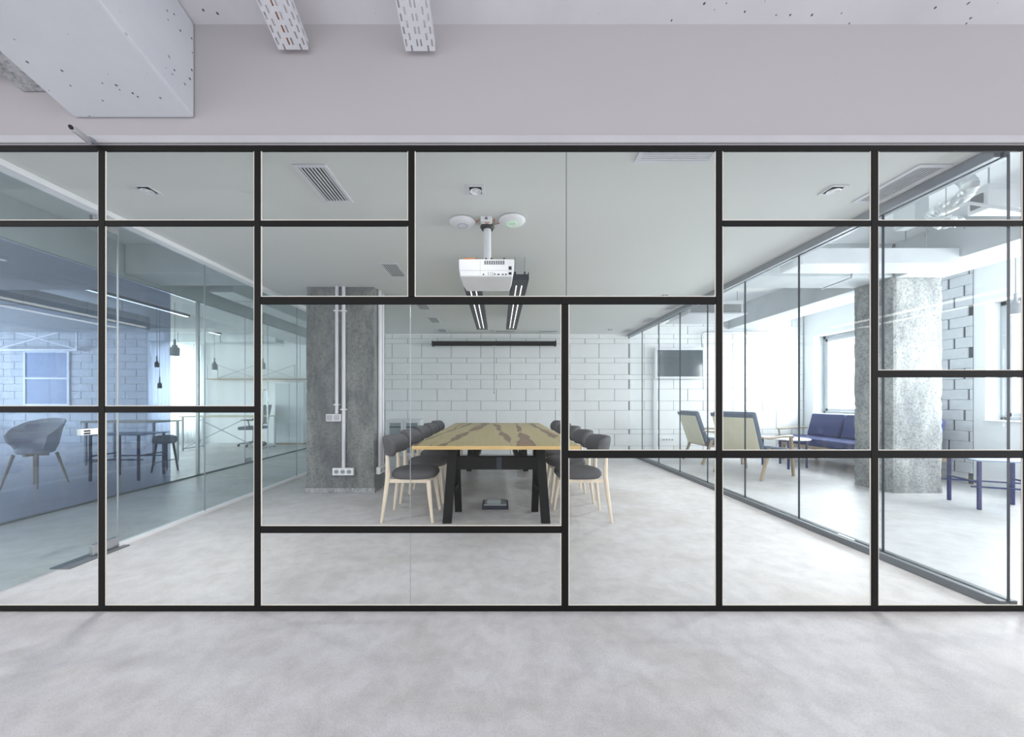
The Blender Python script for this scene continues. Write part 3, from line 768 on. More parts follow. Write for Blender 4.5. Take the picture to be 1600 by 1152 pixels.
# linear pendant lamps
def linear_lamp(label, x0, x1):
    r = empty('linear_pendant', ((x0 + x1) / 2, 4.73, CE)); tag(r, label, 'pendant lamp', 'long black linear pendants over the table')
    h0, h1 = 2.33 - CE, 2.385 - CE; ya, yb_ = -1.23, 1.24; hw = (x1 - x0) / 2
    m = MB(); m.box(-hw, hw, ya, yb_, h0, h1); m.build('housing', M_navy, r, bevel=.003)
    for s in (-1, 1):
        m = MB(); m.box(s * hw * .36 - .006, s * hw * .36 + .006, ya + .18, yb_ - .12, h0 - .0025, h0 + .001); m.build('diffuser', M_glow, r)
        m = MB(); m.box(s * (hw + .004) - .003, s * (hw + .004) + .003, ya - .02, yb_ + .04, h0 - .006, h1 + .012); m.build('side_fin', M_navy, r)
    d = bpy.data.lights.new('lamp_light', 'AREA'); d.shape = 'RECTANGLE'; d.size = .14; d.size_y = 2.1; d.energy = 3; d.color = (1, .99, .97)
    q = bpy.data.objects.new('lamp_light', d); col.objects.link(q); q.location = ((x0 + x1) / 2, 4.76, CE + h0 - .004)
    m = MB(); m.box(-hw, hw, yb_ + .0005, yb_ + .06, h0 + .005, h0 + .04); m.build('end_plate', M_whitemetal, r)
    for y in (ya + .04, yb_ - .05):
        for s in (-1, 1):
            m = MB(); m.tube([(s * (hw - .03), y, h1), (s * (hw - .03), y, -.0005)], .003, 8); m.build('wire', M_steel, r)
            m = MB(); m.tube([(s * (hw - .03), y, h1 + .0), (s * (hw - .03), y, h1 + .035)], .009, 10); m.build('gripper', M_dark, r)
linear_lamp('long black linear pendant on the pillar side of the projector', -.352, -.190)
linear_lamp('long black linear pendant on the lounge side of the projector', .133, .288)

# small rails on the ceiling by the screen
for k, (a, b) in enumerate(((775, 804), (842, 870))):
    m = MB(); m.box(XX(a, 7.3), XX(b, 7.3), 7.29, 7.31, CE - .02, CE - .0005); tag(m.build('ceiling_hook_rail', M_alu, bevel=.003), ('short thin ceiling rail over the middle of the roller screen', 'short thin ceiling rail over the lounge-side end of the roller screen')[k], 'ceiling rail')

# roller projection screen
sc = empty('roller_screen', (XX(772, 7.55), 7.55, ZZ(537, 7.55))); tag(sc, 'long black roller screen case mounted high on the block wall', 'projection screen')
hw = (868 - 676) / 2 * 7.55 / F
m = MB(); m.tube([(-hw, 0, 0), (hw, 0, 0)], .05, 20); m.build('case', M_black, sc, smooth=True)
for s in (-1, 1): m = MB(); m.box(s * hw - .012, s * hw + .012, -.055, .095, -.058, .058); m.build('bracket', M_black, sc, bevel=.01)
m = MB(); m.box(-.03, .03, -.03, .02, -.07, -.048); m.build('pull_grip', M_white, sc, bevel=.004)
m = MB(); m.tube([(0, 0, -.07), (0, 0, ZZ(612, 7.55) - ZZ(537, 7.55))], .004, 8); m.build('pull_cord', M_trackgrey, sc)
m = MB(); m.lathe([(0, 0), (.011, .006), (.012, .02), (.004, .03), (0, .03)], (0, 0, ZZ(615, 7.55) - ZZ(537, 7.55)), 12); m.build('cord_knob', M_trackgrey, sc, smooth=True)

# ------------------------------------------------------------------ conference table
tb = empty('conference_table', (-.02, 4.78, 0)); tag(tb, 'long conference table with brown-streaked wooden top on black trestles', 'table')
hl, hw = 1.62, .742
MB().box(-hw, hw, -hl, hl, .716, .750).build('tabletop', M_tabletop, tb, bevel=.003)
MB().box(-hw + .0, hw, -hl - .0015, -hl + .0005, .7165, .7485).build('edge_strip', M_tableedge, tb)
for yc in (-1.24, 1.24):
    for s in (-1, 1):
        X0 = s * .375; 
        for d in (-1, 1):
            m = MB(); a = Vector((s * .462 if d == -1 else s * .395, yc + d * .175, 0)); b = Vector((s * (.425 if d == -1 else .405), yc + d * .045, .70))
            m.bar(a, b, .085 if d == -1 else .07, .05); 
            # flatten the foot on the floor
            for v in m.bm.verts:
                if v.co.z < .05: v.co.z = 0.0005
                elif v.co.z > .65: v.co.z = .7155
            m.build('leg', M_black, tb, bevel=.003)
        m = MB(); m.bar((s * .41, yc - .10, .30), (s * .41, yc + .10, .30), .05, .05); m.build('leg_brace', M_black, tb, bevel=.003)
    m = MB(); m.box(-.44, .44, yc - .045, yc + .045, .475, .60); m.build('crossbeam', M_black, tb, bevel=.004)
    m = MB(); m.box(-.44, .44, yc - .05, yc + .05, .685, .7155); m.build('top_rail', M_black, tb, bevel=.003)
for s in (-1, 1): m = MB(); m.box(s * .22 - .025, s * .22 + .025, -1.19, 1.19, .52, .57); m.build('long_rail', M_black, tb, bevel=.003)
m = MB(); m.box(.0, .05, -1.24 - .05, -1.24 - .0455, .478, .597); m.build('plate', M_navy, tb)

# ------------------------------------------------------------------ chairs (built facing +X)
def make_chair():
    r = empty('dining_chair'); 
    # seat pad: rounded plan loft
    def plan(sc, z, n=28):
        out = []
        for k in range(n):
            a = 2 * math.pi * k / n; cx, sy = math.cos(a), math.sin(a)
            x = (abs(cx) ** .75) * math.copysign(1, cx) * .225; y = (abs(sy) ** .75) * math.copysign(1, sy) * (.228 + .012 * cx)
            out.append(Vector((.035 + x * sc, y * sc, z)))
        return out
    m = MB(); m.loft([plan(.80, .405), plan(.94, .408), plan(1.0, .425), plan(1.0, .448), plan(.94, .470), plan(.78, .482), plan(.45, .487), plan(.12, .488)])
    m.build('seat', M_grey, r, smooth=True)
    m = MB(); m.loft([plan(.80, .372), plan(.86, .376), plan(.86, .4045)]); m.build('seat_rail', M_beech, r, smooth=True)
    # curved backrest
    rings = []; n = 31
    for k in range(n):
        t = -1 + 2 * k / (n - 1); a = t * math.radians(76)
        cx, cy = -.055 - .185 * math.cos(a), .245 * math.sin(a)
        nx, ny = -math.cos(a), math.sin(a); l = math.hypot(nx, ny); nx /= l; ny /= l
        e = max(0.0, abs(t) - .72) / .28
        zb_ = .612 + .02 * t * t + .055 * e ** 2.5; zt_ = .802 - .006 * t * t - .055 * e ** 2.5
        th = .031 * (1 - .4 * e ** 3); ring = []
        for j in range(20):
            b = 2 * math.pi * j / 20; c, s_ = math.cos(b), math.sin(b)
            oo = th * math.copysign(abs(c) ** .55, c); zz_ = (zt_ + zb_) / 2 + (zt_ - zb_) / 2 * math.copysign(abs(s_) ** .5, s_)
            lean = -(zz_ - .7) * .22
            ring.append(Vector((cx + nx * oo + lean, cy + ny * oo, zz_)))
        rings.append(ring)
    m = MB(); m.loft(rings); m.build('backrest', M_grey, r, smooth=True)
    for s in (-1, 1):
        m = MB(); m.tube([(-.245, s * .205, .0), (-.205, s * .19, .30), (-.190, s * .182, .44), (-.196, s * .180, .63)], [.0125, .021, .0235, .018], 10); 
        m.build('leg', M_beech, r, smooth=True)
        m = MB(); m.tube([(.235, s * .205, .0), (.205, s * .185, .25), (.19, s * .172, .395)], [.0125, .020, .0235], 10); m.build('leg', M_beech, r, smooth=True)
        m = MB(); m.bar((-.19, s * .178, .388), (.19, s * .170, .385), .035, .022); m.build('side_rail', M_beech, r, bevel=.003)
    return r
ch0 = make_chair()
ords = ['first from the glass front', 'second from the glass front', 'third from the glass front', 'fourth from the glass front', 'fifth, next to the block wall']
first = True
for side, xc, rz, nm in ((0, -.857, 0, 'pillar'), (1, .82, math.pi, 'lounge')):
    for i in range(5):
        o = ch0 if first else copy_tree(ch0); first = False
        o.location = (xc, 3.575 + .64 * i, 0); o.rotation_euler.z = rz
        tag(o, f'grey padded pale wood chair on the table\'s {nm} side, {ords[i]}', 'chair', 'grey chairs along the conference table')

# floor socket box under the table
fb = empty('floor_box', (-.035, 3.9, 0)); tag(fb, 'low blue-grey metal floor box with open lid under the table', 'floor box')
m = MB(); m.box(-.14, .14, -.13, .13, .0005, .035); m.build('base', M_navy, fb, bevel=.005)
m = MB(); m.box(-.12, .12, -.11, .11, .0355, .048); m.build('lid', M_alu, fb, bevel=.004)
m = MB(); m.box(-.09, .06, -.08, .08, .0485, .050); m.build('inlay', M_frost, fb)

# white cabinet at the block wall
cb = empty('low_cabinet', (-1.93, 7.45, 0)); tag(cb, 'low white cabinet with two dark glazed doors against the block wall', 'cabinet')
def cbx(nm, mm, *b, bv=.003, par=None): return MB().box(*b).build(nm, mm, par or cb, bevel=bv)
cbx('body', M_whitemetal, -.34, .34, -.16, .17, .0005, .76)
for s in (-1, 1):
    x0, x1 = (.005, .335) if s > 0 else (-.335, -.005)
    m = MB(); z0, z1 = .03, .745
    for q in ((x0, x0 + .05, z0, z1), (x1 - .05, x1, z0, z1), (x0 + .05, x1 - .05, z0, z0 + .05), (x0 + .05, x1 - .05, z1 - .05, z1), (x0 + .05, x1 - .05, .36, .40)): m.box(q[0], q[1], -.18, -.1605, q[2], q[3])
    dd = m.build('door', M_whitemetal, cb, bevel=.002)
    m = MB(); m.box(x0 + .051, x1 - .051, -.172, -.166, .081, .694); m.build('pane', M_frostdark, dd)
    m = MB(); m.box(x0 + .051, x1 - .051, -.177, -.1725, .60, .62); m.build('shelf_rail', M_dark, dd)
# wall switch beside the cabinet
sw = MB().box(XX(655, YB), XX(661, YB), YB - .02, YB - .0015, ZZ(666, YB), ZZ(656, YB)).build('wall_switch', M_white, bevel=.004); tag(sw, 'small white switch box on block wall behind the chairs', 'switch')

# ------------------------------------------------------------------ conduits and sockets on the pillar
def conduit(label, pts, r_=.02, clips=(), mm=M_whitemetal, axis='y', wall=None):
    c = MB().tube(pts, r_, 14).build('conduit', mm, smooth=True); tag(c, label, 'conduit')
    for z in clips:
        p = pts[0]; m = MB(); m.box(p[0] - r_ - .012, p[0] + r_ + .012, p[1] - r_ - .003, p[1] + r_ + .004, z - .008, z + .008) if axis == 'y' else m.box(p[0] - r_ - .004, p[0] + r_ + .003, p[1] - r_ - .012, p[1] + r_ + .012, z - .008, z + .008)
        m.build('clip', M_white, c, bevel=.002)
    return c
yc = 4.47 - .024
xa, xb = XX(526.5, yc), XX(537, yc)
conduit('grey-white conduit on pillar front ending at the switch box', [(xa, yc, ZZ(646.5, yc)), (xa, yc, CE - .001)], .0215, (ZZ(640, yc) + .06, ZZ(486, yc)))
conduit('grey-white conduit on pillar front running down to the triple socket', [(xb, yc, ZZ(731, yc)), (xb, yc, CE - .001)], .0215, (ZZ(640, yc), ZZ(486, yc)))
r = empty('switch_box', (XX(520.5, 4.42), 4.44, ZZ(653, 4.42))); tag(r, 'white double switch box halfway up the pillar', 'switch')
MB().box(-.09, .09, -.02, .025, -.045, .045).build('box', M_white, r, bevel=.004)
for s in (-1, 1): MB().box(s * .044 - .036, s * .044 + .036, -.026, -.0205, -.034, .034).build('rocker', M_trimw, r, bevel=.003)
r = empty('triple_socket', (XX(535.5, 4.42), 4.44, ZZ(737.5, 4.42))); tag(r, 'white triple socket strip low on the pillar front', 'socket')
MB().box(-.130, .130, -.02, .025, -.045, .045).build('box', M_white, r, bevel=.004)
for k in (-1, 0, 1):
    s_ = MB().tube([(k * .078, -.0205, 0), (k * .078, -.024, 0)], .028, 20).build('outlet', M_alu, r)
    m = MB(); [m.tube([(k * .078 + dx, -.0245, 0), (k * .078 + dx, -.0255, 0)], .006, 8) for dx in (-.011, .011)]; m.build('pin_hole', M_dark, s_)
for k, (dy, rr) in enumerate(((4.59, .020), (4.655, .016), (4.72, .020))):
    xs = -1.549 + rr + .003
    conduit(['white conduit on the lounge-facing side of the pillar, first of three', 'thin white conduit on the side of the pillar, between two thicker ones', 'white conduit on the side of the pillar, last of three'][k],
            [(xs, dy, .308), (xs, dy, CE - .001)], rr, (), axis='x')
r = empty('side_socket', (-1.52, 4.64, .26)); tag(r, 'white socket box low on the side of the pillar by the first chair', 'socket')
MB().box(-.027, .022, -.11, .11, -.045, .045).build('box', M_white, r, bevel=.004)
for k in (-.05, .05): MB().tube([(.0225, k, 0), (.026, k, 0)], .028, 16).build('outlet', M_alu, r)

# ------------------------------------------------------------------ lounge furniture
def armchair(label, x, y, rz, grp='upholstered lounge armchairs'):
    r = empty('armchair', (x, y, 0), rz); tag(r, label, 'armchair', grp)
    M1 = Matrix.Translation((-.26, 0, .36)) @ Matrix.Rotation(math.radians(-19), 4, 'Y')
    MB().box(-.055, -.04, -.27, .27, .0, .56, M1).build('back_shell', M_ply, r, bevel=.006)
    m = MB(); m.box(-.039, .05, -.28, .28, .02, .62, M1); m.build('back_cushion', M_slate, r, bevel=.03, seg=4, smooth=True)
    m = MB(); m.box(-.058, -.0395, -.285, .285, .561, .622, M1); m.build('piping', M_slate, r, bevel=.006)
    M2 = Matrix.Translation((.05, 0, .37)) @ Matrix.Rotation(math.radians(6), 4, 'Y')
    m = MB(); m.box(-.27, .33, -.27, .27, -.05, .07, M2); m.build('seat_cushion', M_slate, r, bevel=.03, seg=4, smooth=True)
    m = MB(); m.box(-.30, .30, -.27, .27, -.085, -.055, M2); m.build('seat_frame', M_oak, r, bevel=.004)
    for s in (-1, 1):
        m = MB(); m.bar((-.38, s * .31, 0.0005), (-.20, s * .31, .44), .04, .028, .05, .028); m.build('leg', M_oak, r, bevel=.004)
        m = MB(); m.bar((.36, s * .31, .0005), (.30, s * .31, .575), .036, .028, .045, .028); m.build('leg', M_oak, r, bevel=.004)
        m = MB(); m.tube([(-.36, s * .31, .60), (-.2, s * .31, .585), (.1, s * .31, .60), (.30, s * .31, .595), (.335, s * .31, .57)], [.014, .018, .02, .02, .016], 10, sx=1.3); m.build('armrest', M_oak, r, smooth=True)
        m = MB(); m.bar((-.22, s * .29, .33), (.30, s * .29, .36), .03, .024); m.build('side_rail', M_oak, r, bevel=.003)
    return r
ac_ = armchair('armchair seen from behind with cream plywood back and slate blue edge', 3.98, 5.60, math.radians(24)); ac_.scale = (1.08, 1.12, 1.03)
armchair('armchair seen side-on at the block wall below the television', 4.02, 6.75, math.radians(2))

def side_table(label, x, y, h, w_, d_, rz, top, grp=None, round_=False):
    r = empty('side_table', (x, y, 0), rz); tag(r, label, 'table', grp)
    m = MB()
    if round_: m.lathe([(0, h - .018), (w_ / 2 - .004, h - .018), (w_ / 2, h - .012), (w_ / 2, h - .004), (w_ / 2 - .004, h), (0, h)], n=48)
    else: m.box(-w_ / 2, w_ / 2, -d_ / 2, d_ / 2, h - .016, h)
    m.build('tabletop', top, r, bevel=0 if round_ else .003, smooth=round_)
    lx, ly = (w_ * .30, w_ * .30) if round_ else (w_ / 2 - .05, d_ / 2 - .04); t = .013
    for sx in (-1, 1):
        for sy in (-1, 1): MB().box(sx * lx - t, sx * lx + t, sy * ly - t, sy * ly + t, .0005, h - .0165).build('leg', M_bluesteel, r, bevel=.002)
        MB().box(sx * lx - .008, sx * lx + .008, -ly + t, ly - t, h * .52, h * .52 + .018).build('stretcher', M_bluesteel, r)
    for sy in (-1, 1): MB().box(-lx - .06, lx + .06, sy * ly - .008 + .0, sy * ly + .008, h * .44, h * .44 + .016).build('stretcher', M_bluesteel, r)
    return r
side_table('round white coffee table on blue steel legs in front of the sofa', 4.98, 6.25, .50, .72, .72, .3, M_white, round_=True)
side_table('blue steel side table under the window beside the pale pillar', 5.36, 3.86, .53, .60, .48, math.radians(-22), M_bluetop)

sf = empty('sofa', (5.95, 6.08, 0)); tag(sf, 'dark blue two-seat sofa on a wooden frame under the window', 'sofa')
MB().box(-.40, .36, -1.05, 1.05, .285, .345).build('frame', M_oak, sf, bevel=.006)
for k in range(3):
    y0 = -1.04 + k * .70
    MB().box(-.42, .20, y0, y0 + .685, .346, .475).build('seat_cushion', M_blue, sf, bevel=.03, seg=4, smooth=True)
    Mx = Matrix.Translation((.21, 0, .46)) @ Matrix.Rotation(math.radians(14), 4, 'Y')
    MB().box(-.06, .07, y0 + .01, y0 + .675, .0, .44, Mx).build('back_cushion', M_blue, sf, bevel=.035, seg=4, smooth=True)
for sx in (-.34, .30):
    for sy in (-.98, .98): MB().bar((sx, sy, .0005), (sx, sy, .285), .04, .04, .05, .05).build('leg', M_oak, sf, bevel=.003)
for s in (-1, 1):
    m = MB(); m.tube([(.2, s * 1.07, .62), (-.1, s * 1.07, .61), (-.38, s * 1.07, .585)], .016, 10, sx=1.4); m.tube([(-.36, s * 1.07, .59), (-.34, s * 1.05, .29)], .014, 10); m.build('armrest', M_oak, sf, smooth=True)
tag(sf, 'dark blue cushioned sofa on a wooden frame under the window')

tv = empty('television', (XX(1062, 7.55), 7.56, ZZ(568, 7.55))); tag(tv, 'white framed dark television on the lounge block wall', 'television')
x0, x1 = XX(1023, 7.55) - tv.location.x, XX(1099, 7.55) - tv.location.x; z1 = ZZ(544, 7.55) - tv.location.z; z0 = ZZ(592, 7.55) - tv.location.z
m = MB(); b = .05
m.box(x0, x0 + b, -.03, .04, z0, z1); m.box(x1 - .02, x1, -.03, .04, z0, z1); m.box(x0 + b, x1 - .02, -.03, .04, z1 - .045, z1); m.box(x0 + b, x1 - .02, -.03, .04, z0, z0 + .045); m.box(x0 + b, x1 - .02, .0, .04, z0 + .045, z1 - .045)
m.build('frame', M_whitemetal, tv, bevel=.003)
MB().box(x0 + b, x1 - .02, -.02, -.0005, z0 + .045, z1 - .045).build('screen', M_screen, tv)
MB().box(x0, x0 + .07, .0405, .085, -tv.location.z + .001, z0 + .3).build('cable_duct', M_whitemetal, tv, bevel=.002)
MB().box(-.3, .3, .0405, .085, -.2, .2).build('wall_mount', M_trackgrey, tv)
conduit('thin grey conduit bending down to the television', [(XX(1097, 7.6), 7.6, ZZ(543, 7.6)), (XX(1096, 7.6), 7.6, ZZ(526, 7.6)), (XX(1098, 7.6), 7.6, ZZ(521, 7.6)), (XX(1104, 7.6), 7.6, ZZ(519, 7.6)), (XX(1200, 7.6), 7.6, ZZ(518, 7.6))], .014, mm=M_alu)
r = empty('wall_socket', (XX(1043, YB), YB - .012, ZZ(687, YB))); tag(r, 'white wall socket strip low under the television', 'socket')
MB().box(-.13, .13, -.012, .0108, -.035, .035).build('box', M_white, r, bevel=.003)
for k in (-1.5, -.5, .5, 1.5): MB().tube([(k * .06, -.0125, 0), (k * .06, -.015, 0)], .02, 14).build('outlet', M_alu, r)

# lounge ceiling services
def pendant(label, x, y, zbot, rr, hh, mm, top=SL, cordm=None, style=0):
    r = empty('pendant_lamp', (x, y, zbot)); tag(r, label, 'pendant lamp', 'small cord pendants')
    MB().lathe([(0, 0), (rr * .97, 0), (rr, .004), (rr, hh * .76), (rr * .9, hh * .8), (rr * .62, hh * .8), (rr * .6, hh), (0, hh)], n=24).build('shade', mm, r, smooth=True)
    MB().tube([(0, 0, hh), (0, 0, hh + .09)], rr * .28, 10).build('cord_grip', mm, r, smooth=True)
    MB().tube([(0, 0, hh + .09), (0, 0, top - zbot - .03)], .003, 6).build('cord', cordm or M_trackgrey, r)
    MB().lathe([(0, 0), (.035, 0), (.04, .028), (0, .028)], (0, 0, top - zbot - .029), 16).build('canopy', mm, r, smooth=True)
pendant('grey pendant lamp hanging in front of the wide window', 5.77, 4.0, ZZ(491, 4.0), .047, .14, M_pend)
# air conditioning cassette
r = empty('ceiling_cassette', (4.12, 6.4, 2.75)); tag(r, 'boxy white air conditioning unit with dark grille at lounge ceiling', 'air conditioner')
x0, x1 = XX(1076, 6.0), XX(1161, 6.0); z0, z1 = ZZ(490, 6.0), ZZ(475, 6.0)
r.location = ((x0 + x1) / 2, 6.35, z0); hw = (x1 - x0) / 2
MB().box(-hw, hw, -.35, .35, 0, .22).build('casing', M_whitemetal, r, bevel=.01)
m = MB()
for i in range(7): m.box(-hw + .03, hw - .03, -.357, -.3505, .022 + i * .020, .030 + i * .020)
m.build('grille', M_darkgreen, r)
MB().box(-hw - .04, hw + .04, -.40, .40, -.02, -.0005).build('fascia', M_whitemetal, r, bevel=.006)
for sx in (-1, 1):
    for sy in (-1, 1): MB().tube([(sx * (hw - .05), sy * .28, .22), (sx * (hw - .05), sy * .28, SL - z0 - .001)], .006, 6).build('hanger_rod', M_steel, r)
# rectangular duct crossing the lounge
r = MB().box(3.22, 4.89, 3.80, 4.10, CZ + 1.452, CZ + 1.62).build('air_duct', M_whitemetal, bevel=.006); tag(r, 'white rectangular air duct crossing under the lounge slab', 'air duct')
m = MB(); [m.tube([(x, y, CZ + 1.62), (x, y, SL - .001)], .005, 6) for x in (3.1, 4.6) for y in (3.85, 4.05)]; m.build('hanger_rods', M_steel, r)
# fan coil box, flexible duct
r = MB().box(3.64, 4.62, 2.665, 2.785, CZ + 1.43, CZ + 1.62).build('fan_coil_unit', M_white, bevel=.008); tag(r, 'white fan coil box near the lounge ceiling by the flexible duct', 'air conditioner')
m = MB(); m.box(3.631, 3.6395, 2.69, 2.76, CZ + 1.46, CZ + 1.56); m.build('side_plate', M_trackgrey, r)
m = MB(); [m.tube([(x, 2.72, CZ + 1.62), (x, 2.72, SL - .001)], .005, 6) for x in (3.72, 4.5)]; m.build('hanger_rods', M_steel, r)
pts = []; cx, cy = XX(1493, 2.75), 2.75; zc = ZZ(300, 2.75)
path = [(1460, 283, 2.95), (1478, 277, 2.85), (1495, 276, 2.74), (1509, 281, 2.66), (1515, 292, 2.62), (1509, 303, 2.66), (1497, 314, 2.76), (1482, 322, 2.84), (1466, 330, 2.9), (1456, 340, 2.95)]
P3 = [P(*q) for q in path]
# smooth the path and ripple the radius
fine = []
for a, b, c, d in zip([P3[0]] + P3[:-2], P3[:-1], P3[1:], P3[2:] + [P3[-1]]):
    for s in range(6):
        t_ = s / 6; fine.append(.5 * ((2 * b) + (-a + c) * t_ + (2 * a - 5 * b + 4 * c - d) * t_ ** 2 + (-a + 3 * b - 3 * c + d) * t_ ** 3))
fine.append(P3[-1])
rad = [.040 + (.004 if i % 2 else -.002) + .010 * i / len(fine) for i in range(len(fine))]
fd = MB().tube(fine, rad, 16).build('flexible_duct', M_foil, smooth=True); tag(fd, 'curled silver flexible duct under the lounge slab', 'air duct')
m = MB(); q = P(1440, 330, 3.12); m.box(q.x - .12, q.x + .0, q.y - .06, q.y + .12, q.z - .12, q.z + .10); e = m.build('air_duct', M_duct, bevel=.01); tag(e, 'small galvanised duct elbow box behind the curled flexible duct', 'air duct'); MB().tube([(q.x - .06, q.y, q.z + .10), (q.x - .06, q.y, SL - .001)], .006, 6).build('hanger_rod', M_steel, e)
m = MB(); rnd = random.Random(4)
q = P(1478, 347, 2.76)
rings = []
for k in range(9):
    t_ = k / 8; rr = .05 * math.sin(math.pi * (t_ * .9 + .05)) + .01
    rings.append([q + Vector(((t_ - .5) * .26, math.cos(a) * rr * rnd.uniform(.7, 1.3), math.sin(a) * rr * rnd.uniform(.6, 1.2) * .8)) for a in [2 * math.pi * j / 12 for j in range(12)]])
m.loft(rings); fw_ = m.build('foil_wrap', M_foil); MB().tube([q + Vector((0, 0, .02)), Vector((q.x, q.y, SL - .001))], .003, 6).build('hanger_wire', M_steel, fw_); tag(fw_, 'crumpled silver foil wrapping below the curled flexible duct', 'insulation')
conduit('white pipe leading away from the flexible duct towards the wall', [P(1500, 322, 2.6), P(1512, 317, 2.56), P(1560, 324, 2.5), P(1640, 336, 2.45)], .011)
conduit('thin grey conduit crossing under the lounge slab beam', [P(1283, 452, 4.6), P(1330, 434, 4.42), P(1331, 428, 4.42), P(1331, 424, 4.42)], .009, mm=M_alu)
# perforated tray along the lounge track
m = MB(); x0, x1 = 3.05, 3.17
for i in range(24): m.box(x0, x1, 3.9 + i * .1, 3.96 + i * .1, 2.66, 2.663)
for x in (x0, x1 - .003): m.box(x, x + .003, 3.9, 6.26, 2.66, 2.70)
t_ = m.build('cable_tray', M_duct); tag(t_, 'narrow perforated tray in the lounge beside the glass track', 'cable tray')
m = MB(); [m.tube([(3.11, y, 2.663), (3.11, y, SL - .001)], .004, 6) for y in (4.12, 5.5)]; m.build('hanger_rods', M_steel, t_)
# recessed round ceiling spots in the lounge beam zone
for k, (px, py, Y) in enumerate(((1254, 503, 6.4), (1504, 437, 5.2))):
    pass
# ceiling drop board above lounge
struct_box('ceiling_panel', M_ceil, 3.3, 4.55, 4.95, 6.0, 2.98, 3.02)
# tall louvre panel line on office etc.

# ------------------------------------------------------------------ office behind the blue film
tc_ = empty('tub_chair', (-6.20, 4.80, 0), math.radians(-80)); tc_.scale = (.74, .74, .98); tag(tc_, 'white shell tub chair on splayed pale legs behind the blue film', 'chair')
rings = []; 
for k in range(15):    # shell: sweep round the seat
    t_ = -1 + 2 * k / 14; a = t_ * math.radians(118)
    topz = .92 - .22 * abs(t_) ** 2.2; x_, y_ = -math.cos(a), math.sin(a)
    rb, rt = .22, .36
    ring = []
    for (rr, z) in ((rb, .47), (rb + .05, .56), (rt - .04, topz - .1), (rt, topz), (rt - .02, topz + .004), (rt - .065, topz - .1), (rb + .02, .58), (rb - .02, .50)):
        ring.append(Vector((x_ * rr, y_ * rr, z)))
    rings.append(ring)
MB().loft(rings).build('shell', M_white, tc_, smooth=True)
MB().lathe([(0, .455), (.20, .455), (.235, .475), (.235, .52), (.2, .535), (0, .54)], n=32).build('seat', M_white, tc_, smooth=True)
for sx in (-1, 1):
    for sy in (-1, 1): MB().tube([(sx * .27, sy * .27, .0005), (sx * .17, sy * .17, .45)], [.014, .024], 10).build('leg', M_beech, tc_, smooth=True)
m = MB(); m.box(-.19, .19, -.02, .02, .42, .453); m.box(-.02, .02, -.19, .19, .42, .453); m.build('leg_cross', M_beech, tc_)
side_table('tall blue steel side table behind the blue film', -5.50, 5.33, .665, .74, .50, math.radians(4), M_bluetop)
st = empty('stool', (-5.40, 5.80, 0)); tag(st, 'low dark stool at the edge of the blue film', 'stool')
MB().lathe([(0, .46), (.13, .46), (.155, .49), (.15, .56), (.10, .585), (0, .59)], n=28).build('seat', M_slate, st, smooth=True)
for a in range(4):
    c, s = math.cos(a * math.pi / 2 + .6), math.sin(a * math.pi / 2 + .6); MB().tube([(.16 * c, .16 * s, .0005), (.10 * c, .10 * s, .47)], [.012, .018], 8).build('leg', M_navy, st, smooth=True)
pendant('upper small black pendant behind the blue film', XX(245, 6.0), 6.0, ZZ(574, 6.0), .030, .10, M_navy)
pendant('lower small black pendant behind the blue film', XX(249.5, 6.1), 6.1, ZZ(607, 6.1), .030, .10, M_navy)
pendant('wide pale grey pendant right beside the blue film edge', XX(273, 5.5), 5.5, ZZ(556, 5.5), .058, .16, M_pend)
pendant('grey pendant in front of the white office wall above the cross-braced shelf', XX(335, 8.0), 8.0, ZZ(578, 8.0), .052, .17, M_pend)
pendant('grey pendant farther along, above the office chair', XX(411, 8.6), 8.6, ZZ(577, 8.6), .052, .17, M_pend)

def desk(label, x0, x1, y0, y1, h, brace):
    r = empty('desk', ((x0 + x1) / 2, (y0 + y1) / 2, 0)); tag(r, label, 'desk', 'white office desks')
    hx, hy = (x1 - x0) / 2, (y1 - y0) / 2
    MB().box(-hx, hx, -hy, hy, h - .025, h).build('desktop', M_ply, r, bevel=.002)
    for sx in (-1, 1):
        for sy in (-1, 1): MB().box(sx * (hx - .05) - .015, sx * (hx - .05) + .015, sy * (hy - .04) - .015, sy * (hy - .04) + .015, .0005, h - .0255).build('leg', M_alu, r)
        MB().box(sx * (hx - .05) - .012, sx * (hx - .05) + .012, -hy + .055, hy - .055, .03, .055).build('foot_rail', M_alu, r)
    if brace:
        for s in (-1, 1):
            m = MB(); m.bar((-s * (hx - .07), -hy + .06 + .012 * s, .06), (s * (hx - .4), -hy + .06 + .012 * s, h - .06), .02, .01); m.build('cross_brace', M_alu, r)
desk('white desk with diagonal cross-braces in front of the office wall', -7.27, -5.42, 8.15, 8.80, .79, True)
desk('white desk partly hidden by the blue film edge', -7.35, -6.05, 6.30, 6.85, .78, False)

oc = empty('office_chair', (-6.22, 9.08, 0), math.radians(190)); tag(oc, 'grey swivel office chair with mesh back behind the braced desk', 'office chair')
for k in range(5):
    a = k * 2 * math.pi / 5 + .3; c, s = math.cos(a), math.sin(a)
    MB().tube([(0, 0, .10), (.30 * c, .30 * s, .065)], [.028, .015], 8).build('base_arm', M_trackgrey, oc, smooth=True)
    MB().tube([(.30 * c - .018 * s, .30 * s + .018 * c, .03), (.30 * c + .018 * s, .30 * s - .018 * c, .03)], .0295, 12).build('caster', M_navy, oc, smooth=True)
MB().tube([(0, 0, .09), (0, 0, .42)], .022, 12).build('column', M_steel, oc, smooth=True)
MB().box(-.24, .24, -.25, .25, .42, .50).build('seat', M_slate, oc, bevel=.03, seg=4, smooth=True)
Mx = Matrix.Translation((-.25, 0, .55)) @ Matrix.Rotation(math.radians(-10), 4, 'Y')
